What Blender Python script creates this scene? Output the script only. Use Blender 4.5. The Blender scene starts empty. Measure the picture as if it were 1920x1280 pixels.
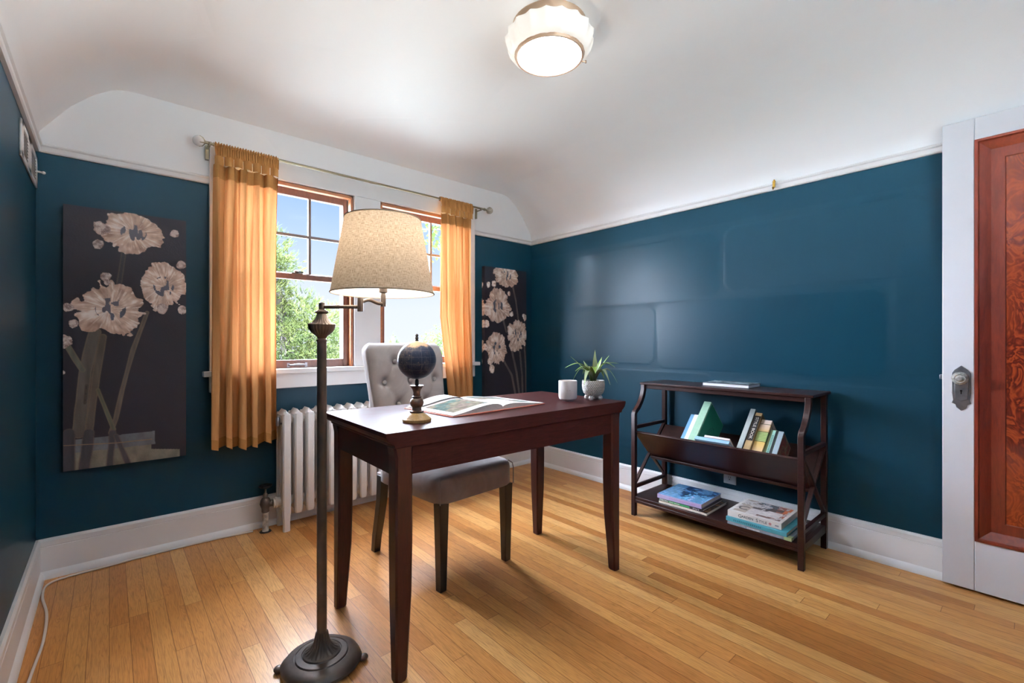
import bpy, math, random
import numpy as np
from mathutils import Matrix, Vector, Euler
random.seed(7); RNG = np.random.RandomState(11)
SC = bpy.context.scene; COL = SC.collection
R = math.radians; PI = math.pi

# ------------------------------------------------------------------ helpers
def lin(c):
    out = []
    for x in c[:3]:
        x = x / 255.0
        out.append(x / 12.92 if x <= 0.04045 else ((x + 0.055) / 1.055) ** 2.4)
    return tuple(out)

def nlin(a):
    a = np.clip(a, 0, 255) / 255.0
    return np.where(a <= 0.04045, a / 12.92, ((a + 0.055) / 1.055) ** 2.4)

MATS = {}
class NT:
    def __init__(self, name):
        self.m = bpy.data.materials.new(name); self.m.use_nodes = True
        self.t = self.m.node_tree; self.t.nodes.clear()
        self.out = self.n('ShaderNodeOutputMaterial')
    def n(self, typ, **kw):
        nd = self.t.nodes.new(typ)
        for k, v in kw.items():
            if k.startswith('i_'):
                nd.inputs[k[2:].replace('_', ' ')].default_value = v
            else: setattr(nd, k, v)
        return nd
    def l(self, a, b): self.t.links.new(a, b)
    def math(self, op, a, b=None, clamp=False):
        nd = self.n('ShaderNodeMath', operation=op, use_clamp=clamp)
        for i, x in enumerate((a, b)):
            if x is None: continue
            if isinstance(x, (int, float)): nd.inputs[i].default_value = x
            else: self.l(x, nd.inputs[i])
        return nd.outputs[0]
    def ramp(self, fac, stops):
        nd = self.n('ShaderNodeValToRGB'); e = nd.color_ramp.elements
        while len(e) < len(stops): e.new(0.5)
        for k, (p, c) in zip(e, stops):
            k.position = p; k.color = (*c, 1) if len(c) == 3 else c
        self.l(fac, nd.inputs[0]); return nd.outputs[0]
    def mix(self, fac, a, b, blend='MIX'):
        nd = self.n('ShaderNodeMix', data_type='RGBA', blend_type=blend)
        for s, x in ((0, fac), (6, a), (7, b)):
            if isinstance(x, (int, float)): nd.inputs[s].default_value = x
            elif isinstance(x, tuple): nd.inputs[s].default_value = (*x, 1) if len(x) == 3 else x
            else: self.l(x, nd.inputs[s])
        return nd.outputs[2]
    def coords(self, scale=(1, 1, 1), kind='Object', rot=(0, 0, 0)):
        tc = self.n('ShaderNodeTexCoord'); mp = self.n('ShaderNodeMapping')
        mp.inputs['Scale'].default_value = scale; mp.inputs['Rotation'].default_value = rot
        self.l(tc.outputs[kind], mp.inputs[0]); return mp.outputs[0]
    def noise(self, vec, scale=5, detail=3, rough=0.5, dist=0):
        nd = self.n('ShaderNodeTexNoise'); self.l(vec, nd.inputs['Vector'])
        nd.inputs['Scale'].default_value = scale; nd.inputs['Detail'].default_value = detail
        nd.inputs['Roughness'].default_value = rough; nd.inputs['Distortion'].default_value = dist
        return nd.outputs['Fac']
    def bump(self, h, strength=0.2, dist=0.01):
        nd = self.n('ShaderNodeBump'); nd.inputs['Strength'].default_value = strength
        nd.inputs['Distance'].default_value = dist; self.l(h, nd.inputs['Height']); return nd.outputs[0]
    def bsdf(self, color=None, rough=0.5, metal=0, normal=None, spec=0.5, **kw):
        b = self.n('ShaderNodeBsdfPrincipled')
        if color is not None:
            if isinstance(color, tuple): b.inputs['Base Color'].default_value = (*color[:3], 1)
            else: self.l(color, b.inputs['Base Color'])
        if isinstance(rough, (int, float)): b.inputs['Roughness'].default_value = rough
        else: self.l(rough, b.inputs['Roughness'])
        b.inputs['Metallic'].default_value = metal
        b.inputs['Specular IOR Level'].default_value = spec
        for k, v in kw.items(): b.inputs[k.replace('_', ' ')].default_value = v
        if normal is not None: self.l(normal, b.inputs['Normal'])
        return b
    def done(self, shader):
        self.l(shader.outputs[0] if hasattr(shader, 'outputs') else shader, self.out.inputs[0]); return self.m

def mat(name, rgb, rough=0.5, metal=0, vary=0.08, vscale=6, stretch=(1, 1, 1), bump=0, bscale=80, spec=0.5, coat=0, rgb2=None):
    if name in MATS: return MATS[name]
    t = NT(name); v = t.coords(stretch)
    c = lin(rgb); d = lin(rgb2) if rgb2 else tuple(x * (1 - vary * 2) for x in c)
    f = t.ramp(t.noise(v, vscale, 4), [(0.3, (0, 0, 0)), (0.7, (1, 1, 1))])
    colr = t.mix(f, d, c)
    nm = t.bump(t.noise(v, bscale, 3), bump, 0.004) if bump else None
    b = t.bsdf(colr, rough, metal, nm, spec)
    if coat: b.inputs['Coat Weight'].default_value = coat; b.inputs['Coat Roughness'].default_value = 0.15
    MATS[name] = t.done(b); return MATS[name]

def vcmat(name, rough=0.6, bump=0, bscale=300, spec=0.4):
    if name in MATS: return MATS[name]
    t = NT(name); a = t.n('ShaderNodeAttribute', attribute_name='Col')
    nm = t.bump(t.noise(t.coords(), bscale, 2), bump, 0.002) if bump else None
    MATS[name] = t.done(t.bsdf(a.outputs['Color'], rough, 0, nm, spec)); return MATS[name]

class MB:
    def __init__(self, M=None):
        self.v = []; self.f = []; self.mi = []; self.cur = 0; self.M = M; self.cols = None
    def add(self, vs, fs):
        o = len(self.v)
        for p in vs:
            p = Vector(p)
            if self.M is not None: p = self.M @ p
            self.v.append((p.x, p.y, p.z))
        for q in fs:
            self.f.append([i + o for i in q]); self.mi.append(self.cur)
        return self
    def box(self, x0, x1, y0, y1, z0, z1):
        return self.add([(x0, y0, z0), (x1, y0, z0), (x1, y1, z0), (x0, y1, z0), (x0, y0, z1), (x1, y0, z1), (x1, y1, z1), (x0, y1, z1)],
                        [(0, 3, 2, 1), (4, 5, 6, 7), (0, 1, 5, 4), (1, 2, 6, 5), (2, 3, 7, 6), (3, 0, 4, 7)])
    def loft(self, rings, cap=True, closed=True):
        n = len(rings[0]); vs = [p for r in rings for p in r]; fs = []
        m = n if closed else n - 1
        for i in range(len(rings) - 1):
            for j in range(m):
                k = (j + 1) % n
                fs.append((i * n + j, i * n + k, (i + 1) * n + k, (i + 1) * n + j))
        if cap and closed:
            fs.append(tuple(reversed(range(n)))); fs.append(tuple(range((len(rings) - 1) * n, len(rings) * n)))
        return self.add(vs, fs)
    def lathe(self, prof, c=(0, 0, 0), n=32, mod=None, cap=True):
        rings = []
        for k, (r, z) in enumerate(prof):
            ring = []
            for j in range(n):
                a = 2 * PI * j / n; rr = r * (mod(a, k) if mod else 1)
                ring.append((c[0] + rr * math.cos(a), c[1] + rr * math.sin(a), c[2] + z))
            rings.append(ring)
        return self.loft(rings, cap)
    def tube(self, path, r, n=10, cap=True, up=(0, 0, 1)):
        path = [Vector(p) for p in path]; rings = []
        for i, p in enumerate(path):
            d = (path[min(i + 1, len(path) - 1)] - path[max(i - 1, 0)]).normalized()
            u = Vector(up)
            if abs(d.dot(u)) > 0.95: u = Vector((1, 0, 0)) if abs(d.x) < 0.9 else Vector((0, 1, 0))
            a = d.cross(u).normalized(); b = a.cross(d).normalized()
            rr = r[i] if isinstance(r, (list, tuple)) else r
            rings.append([tuple(p + a * rr * math.cos(2 * PI * j / n) + b * rr * math.sin(2 * PI * j / n)) for j in range(n)])
        return self.loft(rings, cap)
    def bar(self, p, q, w, h, up=(0, 0, 1)):
        p = Vector(p); q = Vector(q); d = (q - p).normalized(); u = Vector(up)
        a = d.cross(u).normalized(); b = a.cross(d).normalized()
        ring = lambda o: [tuple(o + a * sx * w / 2 + b * sz * h / 2) for sx, sz in ((-1, -1), (1, -1), (1, 1), (-1, 1))]
        return self.loft([ring(p), ring(q)])
    def prism(self, poly, axis, a, b):
        def mk(p, t): return {'x': (t, p[0], p[1]), 'y': (p[0], t, p[1]), 'z': (p[0], p[1], t)}[axis]
        return self.loft([[mk(p, a) for p in poly], [mk(p, b) for p in poly]])
    def sphere(self, c, r, nu=24, nv=14, sc=(1, 1, 1)):
        vs = [(c[0], c[1], c[2] - r * sc[2])]
        for i in range(1, nv):
            t = PI * i / nv - PI / 2
            for j in range(nu):
                a = 2 * PI * j / nu
                vs.append((c[0] + r * sc[0] * math.cos(t) * math.cos(a), c[1] + r * sc[1] * math.cos(t) * math.sin(a), c[2] + r * sc[2] * math.sin(t)))
        vs.append((c[0], c[1], c[2] + r * sc[2])); fs = []
        for j in range(nu):
            fs.append((0, 1 + (j + 1) % nu, 1 + j))
        for i in range(nv - 2):
            for j in range(nu):
                k = (j + 1) % nu
                fs.append((1 + i * nu + j, 1 + i * nu + k, 1 + (i + 1) * nu + k, 1 + (i + 1) * nu + j))
        L = len(vs) - 1; b = 1 + (nv - 2) * nu
        for j in range(nu): fs.append((b + j, b + (j + 1) % nu, L))
        return self.add(vs, fs)
    def grid(self, fn, nu, nv):
        vs = [fn(i / nu, j / nv) for j in range(nv + 1) for i in range(nu + 1)]
        fs = [(j * (nu + 1) + i, j * (nu + 1) + i + 1, (j + 1) * (nu + 1) + i + 1, (j + 1) * (nu + 1) + i) for j in range(nv) for i in range(nu)]
        return self.add(vs, fs)
    def build(self, name, mats, parent=None, local=False, angle=35, bevel=0, seg=2, cols=None, flat=False):
        vs = self.v
        if parent is not None and not local:
            inv = PM[parent.name].inverted(); vs = [tuple(inv @ Vector(p)) for p in vs]
        me = bpy.data.meshes.new(name); me.from_pydata(vs, [], self.f)
        if not isinstance(mats, (list, tuple)): mats = [mats]
        for m in mats: me.materials.append(m)
        if len(mats) > 1: me.polygons.foreach_set('material_index', self.mi)
        if cols is not None:
            at = me.color_attributes.new('Col', 'FLOAT_COLOR', 'POINT')
            c = np.ones((len(vs), 4), dtype=np.float32); c[:, :3] = cols
            at.data.foreach_set('color', c.ravel())
        me.validate(); me.update()
        if not flat:
            me.polygons.foreach_set('use_smooth', [True] * len(me.polygons)); me.set_sharp_from_angle(angle=R(angle))
        o = bpy.data.objects.new(name, me); COL.objects.link(o)
        if parent is not None:
            o.parent = parent; PM[o.name] = PM[parent.name]
        else: PM[o.name] = Matrix.Identity(4)
        if bevel:
            b = o.modifiers.new('edge_softening', 'BEVEL'); b.width = bevel; b.segments = seg; b.limit_method = 'ANGLE'; b.angle_limit = R(40)
        return o
PM = {}
def tag(o, label=None, cat=None, group=None, kind=None):
    for k, v in (('label', label), ('category', cat), ('group', group), ('kind', kind)):
        if v: o[k] = v
    return o
def thing(name, label, cat, loc=(0, 0, 0), rz=0, group=None, kind=None):
    o = bpy.data.objects.new(name, None); COL.objects.link(o); o.location = loc; o.rotation_euler = (0, 0, rz)
    o.empty_display_size = 0.05
    PM[o.name] = Matrix.Translation(loc) @ Matrix.Rotation(rz, 4, 'Z')
    return tag(o, label, cat, group, kind)
def copy_tree(o, parent=None):
    c = o.copy(); COL.objects.link(c)
    if parent is not None: c.parent = parent
    for ch in list(o.children): copy_tree(ch, c)
    return c
def vnoise(x, y, seed=0):
    xi = np.floor(x).astype(np.int64); yi = np.floor(y).astype(np.int64); xf = x - xi; yf = y - yi
    def h(a, b):
        n = (a * 374761393 + b * 668265263 + seed * 974711) & 0x7fffffff
        n = ((n ^ (n >> 13)) * 1274126177) & 0x7fffffff
        return ((n ^ (n >> 16)) & 0xffff) / 65535.0
    u = xf * xf * (3 - 2 * xf); v = yf * yf * (3 - 2 * yf)
    return (h(xi, yi) * (1 - u) + h(xi + 1, yi) * u) * (1 - v) + (h(xi, yi + 1) * (1 - u) + h(xi + 1, yi + 1) * u) * v
def fbm(x, y, seed=0, o=4):
    s = 0; a = 0.5; t = 0
    for i in range(o):
        s = s + a * vnoise(x * 2 ** i, y * 2 ** i, seed + i * 17); t += a; a *= 0.5
    return s / t
def text_mesh(body, size, font_scale=(1, 1), depth=0.0004):
    cu = bpy.data.curves.new('txt', 'FONT'); cu.body = body; cu.size = size; cu.extrude = depth
    cu.align_x = 'CENTER'; cu.align_y = 'CENTER'
    ob = bpy.data.objects.new('txt', cu); COL.objects.link(ob); bpy.context.view_layer.update()
    me = bpy.data.meshes.new_from_object(ob); bpy.data.objects.remove(ob); bpy.data.curves.remove(cu)
    vs = [(v.co.x * font_scale[0], v.co.y * font_scale[1], v.co.z) for v in me.vertices]; fs = [tuple(p.vertices) for p in me.polygons]
    bpy.data.meshes.remove(me); return vs, fs

# ------------------------------------------------------------------ materials
white_paint = mat('white_trim_paint', (234, 234, 234), 0.38, vary=0.02, bump=0.06, bscale=30)
door_paint = mat('white_door_paint', (216, 217, 222), 0.4, vary=0.02, bump=0.05, bscale=25)
rad_paint = mat('radiator_paint', (228, 225, 221), 0.42, vary=0.06, bump=0.15, bscale=90)
dark_iron = mat('dark_bronze', (92, 78, 68), 0.36, 0.3, vary=0.2, vscale=14, bump=0.15, bscale=60, rgb2=(56, 48, 44))
black_iron = mat('black_iron', (32, 30, 31), 0.45, 0.5)
pewter = mat('pewter_rod', (150, 140, 118), 0.3, 0.85, vary=0.1)
nickel = mat('aged_nickel', (150, 150, 155), 0.35, 0.9, vary=0.15, vscale=30)
brass = mat('brass', (178, 140, 62), 0.3, 0.9)
copper_rim = mat('copper_rim', (176, 146, 122), 0.4, 0.3)

def plaster():
    t = NT('ceiling_plaster'); v = t.coords()
    n1 = t.noise(v, 1.3, 2); n2 = t.noise(v, 140, 2)
    vor = t.n('ShaderNodeTexVoronoi', feature='DISTANCE_TO_EDGE'); t.l(v, vor.inputs['Vector']); vor.inputs['Scale'].default_value = 0.9
    e = t.math('MULTIPLY', t.math('MINIMUM', vor.outputs['Distance'], 0.02), 8)
    h = t.math('ADD', t.math('MULTIPLY', n1, 1.6), t.math('ADD', t.math('MULTIPLY', n2, 0.02), e))
    return t.done(t.bsdf(lin((242, 243, 244)), 0.55, 0, t.bump(h, 0.25, 0.02)))
ceil_mat = plaster()

def teal_wall(attr):
    t = NT('teal_wall_paint' + ('_patched' if attr else ''))
    v = t.coords()
    n = t.noise(v, 2.5, 3); fine = t.noise(t.coords((1, 1, 1)), 220, 2)
    c = t.mix(n, lin((10, 48, 63)), lin((12, 54, 71)))
    if attr:
        a = t.n('ShaderNodeAttribute', attribute_name='Col').outputs['Color']
        sx = t.n('ShaderNodeSeparateColor'); t.l(a, sx.inputs[0])
        rough = t.math('ADD', t.math('MULTIPLY', sx.outputs[0], 0.36), 0.30)
        hh = t.math('ADD', t.math('MULTIPLY', fine, 0.10), t.math('MULTIPLY', sx.outputs[1], 2.2))
        hh = t.math('ADD', hh, t.math('MULTIPLY', n, 0.6))
        return t.done(t.bsdf(c, rough, 0, t.bump(hh, 0.22, 0.006), 0.18))
    hh = t.math('ADD', t.math('MULTIPLY', fine, 0.10), t.math('MULTIPLY', n, 0.6))
    return t.done(t.bsdf(c, 0.42, 0, t.bump(hh, 0.2, 0.006), 0.22))
teal = teal_wall(False); teal_p = teal_wall(True)

def oak_floor():
    t = NT('oak_strip_floor'); tc = t.n('ShaderNodeTexCoord'); sp = t.n('ShaderNodeSeparateXYZ'); t.l(tc.outputs['Object'], sp.inputs[0])
    W = 0.057
    bx = t.math('DIVIDE', sp.outputs[0], W); bi = t.math('FLOOR', bx); bf = t.math('FRACT', bx)
    w1 = t.n('ShaderNodeTexWhiteNoise', noise_dimensions='1D'); t.l(bi, w1.inputs['W'])
    ln = t.math('ADD', t.math('MULTIPLY', w1.outputs['Value'], 1.2), 0.8)
    off = t.math('MULTIPLY', w1.outputs['Value'], 37.3)
    yy = t.math('DIVIDE', t.math('ADD', sp.outputs[1], off), ln); si = t.math('FLOOR', yy); sf = t.math('FRACT', yy)
    cb = t.n('ShaderNodeCombineXYZ'); t.l(bi, cb.inputs[0]); t.l(si, cb.inputs[1])
    w2 = t.n('ShaderNodeTexWhiteNoise', noise_dimensions='2D'); t.l(cb.outputs[0], w2.inputs['Vector'])
    rv = w2.outputs['Value']
    # grain, stretched along the strip and shifted per strip
    gv = t.n('ShaderNodeCombineXYZ')
    t.l(t.math('ADD', sp.outputs[0], t.math('MULTIPLY', rv, 9.0)), gv.inputs[0])
    t.l(t.math('ADD', t.math('MULTIPLY', sp.outputs[1], 0.055), t.math('MULTIPLY', rv, 5.0)), gv.inputs[1])
    g1 = t.noise(gv.outputs[0], 42, 2, 0.6, 1.2); g2 = t.noise(gv.outputs[0], 260, 2, 0.6)
    rings = t.math('FRACT', t.math('MULTIPLY', g1, 7.0))
    ring = t.ramp(rings, [(0.0, (0.72, 0.72, 0.72)), (0.25, (1, 1, 1)), (0.8, (0.95, 0.95, 0.95)), (1.0, (0.72, 0.72, 0.72))])
    pore = t.ramp(g2, [(0.35, (0.78, 0.74, 0.7)), (0.55, (1, 1, 1))])
    base = t.ramp(rv, [(0.0, lin((172, 112, 58))), (0.25, lin((190, 130, 72))), (0.62, lin((200, 143, 82))), (0.88, lin((212, 160, 100))), (1.0, lin((182, 120, 64)))])
    c = t.mix(0.9, base, ring, 'MULTIPLY'); c = t.mix(0.85, c, pore, 'MULTIPLY')
    ex = t.math('MULTIPLY', t.math('MINIMUM', bf, t.math('SUBTRACT', 1, bf)), W)
    ey = t.math('MULTIPLY', t.math('MINIMUM', sf, t.math('SUBTRACT', 1, sf)), ln)
    ed = t.math('MINIMUM', ex, ey)
    gap = t.ramp(t.math('DIVIDE', ed, 0.004), [(0.0, (0.33, 0.25, 0.2)), (0.22, (0.6, 0.52, 0.46)), (0.4, (1, 1, 1))])
    c = t.mix(0.9, c, gap, 'MULTIPLY')
    big = t.noise(t.coords(), 1.1, 3)
    rough = t.math('ADD', t.math('MULTIPLY', big, 0.16), 0.25)
    hh = t.math('ADD', t.math('MULTIPLY', t.math('MINIMUM', ed, 0.002), 300), t.math('MULTIPLY', g2, 0.08))
    return t.done(t.bsdf(c, rough, 0, t.bump(hh, 0.12, 0.002), 0.24))
oak = oak_floor()

def wood(name, a, b, rough=0.3, stretch=(1, 12, 12), scale=14, spec=0.5, coat=0.2, wear=None):
    t = NT(name); v = t.coords(stretch)
    n = t.noise(v, scale, 4, 0.6, 0.6); n2 = t.noise(v, scale * 6, 2)
    f = t.math('ADD', t.math('MULTIPLY', n, 0.8), t.math('MULTIPLY', n2, 0.25))
    c = t.ramp(f, [(0.3, lin(a)), (0.72, lin(b))])
    rr = t.math('ADD', t.math('MULTIPLY', n, 0.15), rough)
    s = t.bsdf(c, rr, 0, t.bump(n2, 0.05, 0.002), spec)
    s.inputs['Coat Weight'].default_value = coat; s.inputs['Coat Roughness'].default_value = 0.22
    MATS[name] = t.done(s); return MATS[name]
mahog = wood('mahogany_desk', (40, 19, 19), (70, 33, 31), 0.36, (2, 14, 14), 8, 0.12, 0.0)
mahog_leg = wood('mahogany_legs', (42, 18, 18), (66, 27, 24), 0.32, (14, 14, 2), 8, 0.3, 0.04)
espresso = wood('espresso_bookcase', (28, 14, 15), (52, 26, 23), 0.26, (10, 2, 10), 10, 0.28, 0.06)
chair_leg_m = wood('black_brown_legs', (28, 22, 21), (44, 34, 31), 0.3, (14, 14, 2), 8)
sash_wood = wood('sash_wood', (84, 52, 42), (116, 72, 54), 0.34, (8, 8, 2), 10)
stop_wood = wood('stop_wood', (124, 70, 40), (168, 104, 62), 0.34, (2, 8, 8), 10)
door_red = wood('red_mahogany_door', (84, 28, 17), (118, 44, 25), 0.28, (10, 10, 1.5), 7)
turned_wood = wood('turned_dark_wood', (66, 46, 36), (104, 76, 60), 0.4, (8, 8, 3), 12)
tan_wood = wood('turned_tan_wood', (150, 112, 60), (196, 158, 98), 0.4, (8, 8, 3), 12)

def burl():
    t = NT('burl_veneer'); v = t.coords((1, 1.0, 0.62))
    n = t.noise(v, 11, 3, 0.55, 1.4)
    r = t.math('FRACT', t.math('MULTIPLY', n, 6.5))
    c = t.ramp(r, [(0.0, lin((74, 24, 14))), (0.3, lin((106, 36, 18))), (0.62, lin((140, 58, 26))), (0.85, lin((94, 30, 16))), (1, lin((74, 24, 14)))])
    n2 = t.noise(v, 5, 2); c = t.mix(t.ramp(n2, [(0.4, (0, 0, 0)), (0.65, (0.6, 0.6, 0.6))]), c, lin((132, 54, 24)))
    return t.done(t.bsdf(c, 0.25, 0, None, 0.5, Coat_Weight=0.3))
burl_m = burl()

def glass(name, tint=(1, 1, 1), refl=0.08):
    t = NT(name); tr = t.n('ShaderNodeBsdfTransparent'); tr.inputs[0].default_value = (*tint, 1)
    gl = t.n('ShaderNodeBsdfGlossy'); gl.inputs['Roughness'].default_value = 0.02
    lw = t.n('ShaderNodeLayerWeight'); lw.inputs[0].default_value = 0.25
    f = t.math('MULTIPLY', lw.outputs['Fresnel'], refl * 4, True)
    mx = t.n('ShaderNodeMixShader'); t.l(f, mx.inputs[0]); t.l(tr.outputs[0], mx.inputs[1]); t.l(gl.outputs[0], mx.inputs[2])
    return t.done(mx)
pane_glass = glass('window_glass', (0.97, 0.98, 0.98), 0.008)
frosted = mat('frosted_glass_ball', (214, 208, 206), 0.2, 0, vary=0.04)
crystal = glass('crystal', (0.92, 0.9, 0.88), 0.3)

def fabric(name, a, b, trans=0.5, scale=300, stretch=(1, 1, 0.05), bumpn=0.3, bs=60, tcol=None):
    t = NT(name); v = t.coords(stretch); n = t.noise(v, scale, 3); w = t.noise(t.coords((1, 1, 0.12)), bs, 3, 0.6, 0.8)
    c = t.mix(n, lin(a), lin(b)); nm = t.bump(w, bumpn, 0.006)
    d = t.bsdf(c, 0.85, 0, nm, 0.15)
    tl = t.n('ShaderNodeBsdfTranslucent'); t.l(nm, tl.inputs['Normal'])
    if tcol: tl.inputs[0].default_value = (*lin(tcol), 1)
    else: t.l(c, tl.inputs[0])
    mx = t.n('ShaderNodeMixShader'); mx.inputs[0].default_value = trans
    t.l(d.outputs[0], mx.inputs[1]); t.l(tl.outputs[0], mx.inputs[2]); return t.done(mx)
curtain_m = fabric('mustard_curtain', (168, 119, 74), (188, 138, 88), 0.10, 120, (1, 1, 0.1), 0.6, 46, (226, 156, 100))
curtain_tab = fabric('mustard_curtain_doubled', (152, 106, 58), (168, 120, 70), 0.04, 160, (1, 1, 1), 0.3, 120)

def linen():
    t = NT('linen_lamp_shade')
    tc = t.n('ShaderNodeTexCoord'); sp = t.n('ShaderNodeSeparateXYZ'); t.l(tc.outputs['Object'], sp.inputs[0])
    ang = t.math('ARCTAN2', sp.outputs[1], sp.outputs[0])
    def nz(sa, sz, seed):
        cb = t.n('ShaderNodeCombineXYZ'); t.l(t.math('MULTIPLY', ang, sa), cb.inputs[0]); t.l(t.math('MULTIPLY', sp.outputs[2], sz), cb.inputs[1]); cb.inputs[2].default_value = seed
        return t.noise(cb.outputs[0], 1, 2, 0.6)
    h = nz(9, 620, 1); vv = nz(110, 70, 5)
    f = t.math('MULTIPLY', t.math('ADD', h, vv), 0.5)
    c = t.ramp(f, [(0.36, lin((152, 132, 108))), (0.5, lin((212, 196, 174))), (0.64, lin((230, 221, 208)))])
    d = t.bsdf(c, 0.9, 0, t.bump(f, 0.2, 0.002), 0.1)
    tl = t.n('ShaderNodeBsdfTranslucent'); t.l(c, tl.inputs[0])
    mx = t.n('ShaderNodeMixShader'); mx.inputs[0].default_value = 0.4
    t.l(d.outputs[0], mx.inputs[1]); t.l(tl.outputs[0], mx.inputs[2]); return t.done(mx)
linen_m = linen()
def lining():
    t = NT('white_shade_lining'); d = t.bsdf(lin((236, 234, 230)), 0.8, 0, None, 0.1); tl = t.n('ShaderNodeBsdfTranslucent'); tl.inputs[0].default_value = (0.9, 0.88, 0.84, 1)
    mx = t.n('ShaderNodeMixShader'); mx.inputs[0].default_value = 0.14; t.l(d.outputs[0], mx.inputs[1]); t.l(tl.outputs[0], mx.inputs[2]); return t.done(mx)
shade_lining = lining()

def velvet(name, a, b):
    t = NT(name); v = t.coords(); n = t.noise(v, 7, 4, 0.6, 0.8)
    c = t.mix(t.ramp(n, [(0.35, (0, 0, 0)), (0.65, (1, 1, 1))]), lin(a), lin(b))
    b_ = t.bsdf(c, 0.8, 0, t.bump(t.noise(v, 240, 2), 0.12, 0.002), 0.2)
    b_.inputs['Sheen Weight'].default_value = 0.35; b_.inputs['Sheen Roughness'].default_value = 0.4
    return t.done(b_)
velvet_m = velvet('pale_grey_velvet', (172, 163, 158), (190, 182, 177))
velvet_seat = velvet('taupe_grey_velvet', (132, 120, 118), (152, 140, 137))

def emit(name, rgb, s):
    t = NT(name); e = t.n('ShaderNodeEmission'); e.inputs[0].default_value = (*lin(rgb), 1); e.inputs[1].default_value = s
    return t.done(e)

# ------------------------------------------------------------------ camera
cam = bpy.data.cameras.new('camera'); cam.sensor_width = 36; cam.lens = 36 * 860 / 1920; cam.clip_start = 0.02
co = bpy.data.objects.new('camera', cam); COL.objects.link(co); co.location = (0, 0, 1.06)
co.rotation_euler = (PI / 2, 0, -math.atan(755 / 860)); SC.camera = co

# ------------------------------------------------------------------ the room
XL, XR, YB, YF = -0.246, 2.80, 2.93, -0.75
RAIL = 1.908
def S(o, **k): o['kind'] = 'structure'; return o
S(MB().box(XL - 0.15, XR + 0.15, YF - 0.15, YB + 0.15, -0.06, 0).build('floor', oak, flat=True))

# ceiling: coved plaster
_dx = [0, 0.012, 0.11, 0.19, 0.265, 0.36, 0.5, 0.7, 0.95, 9]; _dz = [1.945, 2.0, 2.14, 2.222, 2.275, 2.32, 2.362, 2.388, 2.40, 2.40]
def sidez(d): return np.interp(d, _dx, _dz)
def backz(d):
    q = np.clip(d / 0.55, 0, 1); return 2.288 + 0.112 * (1 - (1 - q) ** 2.2)
def ceilz(x, y):
    s = float(min(sidez(x - XL), sidez(XR - x))); b = float(min(backz(YB - y), backz(y - YF)))
    k = 0.03; h = max(k - abs(s - b), 0) / k
    return min(s, b) - h * h * k * 0.25
xs = np.unique(np.concatenate([np.linspace(0, 0.012, 3), np.linspace(0.012, 0.8, 40), np.linspace(0.8, XR - XL - 0.8, 20), XR - XL - np.linspace(0.012, 0.8, 40), XR - XL - np.linspace(0, 0.012, 3)])) + XL
ys = np.unique(np.concatenate([np.linspace(YF, YF + 0.7, 12), np.linspace(YF + 0.7, YB - 0.7, 20), np.linspace(YB - 0.7, YB, 28)]))
m = MB(); nx, ny = len(xs), len(ys)
vs = [(x, y, ceilz(x, y)) for y in ys for x in xs] + [(x, y, 2.52) for y in ys for x in xs]
fs = [(j * nx + i, (j + 1) * nx + i, (j + 1) * nx + i + 1, j * nx + i + 1) for j in range(ny - 1) for i in range(nx - 1)]
o2 = nx * ny; fs += [tuple(reversed([q + o2 for q in f])) for f in fs]
for i in range(nx - 1): fs += [(i, i + 1, o2 + i + 1, o2 + i), ((ny - 1) * nx + i + 1, (ny - 1) * nx + i, o2 + (ny - 1) * nx + i, o2 + (ny - 1) * nx + i + 1)]
for j in range(ny - 1): fs += [((j + 1) * nx, j * nx, o2 + j * nx, o2 + (j + 1) * nx), (j * nx + nx - 1, (j + 1) * nx + nx - 1, o2 + (j + 1) * nx + nx - 1, o2 + j * nx + nx - 1)]
S(m.add(vs, fs).build('ceiling', ceil_mat, angle=60))

# window layout
W1, W2, WZ0, WZ1 = (0.495, 1.195), (1.375, 2.075), 0.885, 2.005
m = MB()
for (a, b, c, d) in ((XL - 0.15, W1[0], 0, RAIL), (W1[1], W2[0], WZ0, RAIL), (W2[1], XR + 0.15, 0, RAIL), (W1[0], W2[1], 0, WZ0)):
    m.box(a, b, YB, YB + 0.15, c, d)
m.cur = 1
for (a, b, c, d) in ((XL - 0.15, W1[0], RAIL, 2.52), (W1[1], W2[0], RAIL, WZ1), (W2[1], XR + 0.15, RAIL, 2.52), (W1[0], W2[1], WZ1, 2.52)):
    m.box(a, b, YB, YB + 0.15, c, d)
S(m.build('wall_back', [teal, ceil_mat], flat=True))

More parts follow.
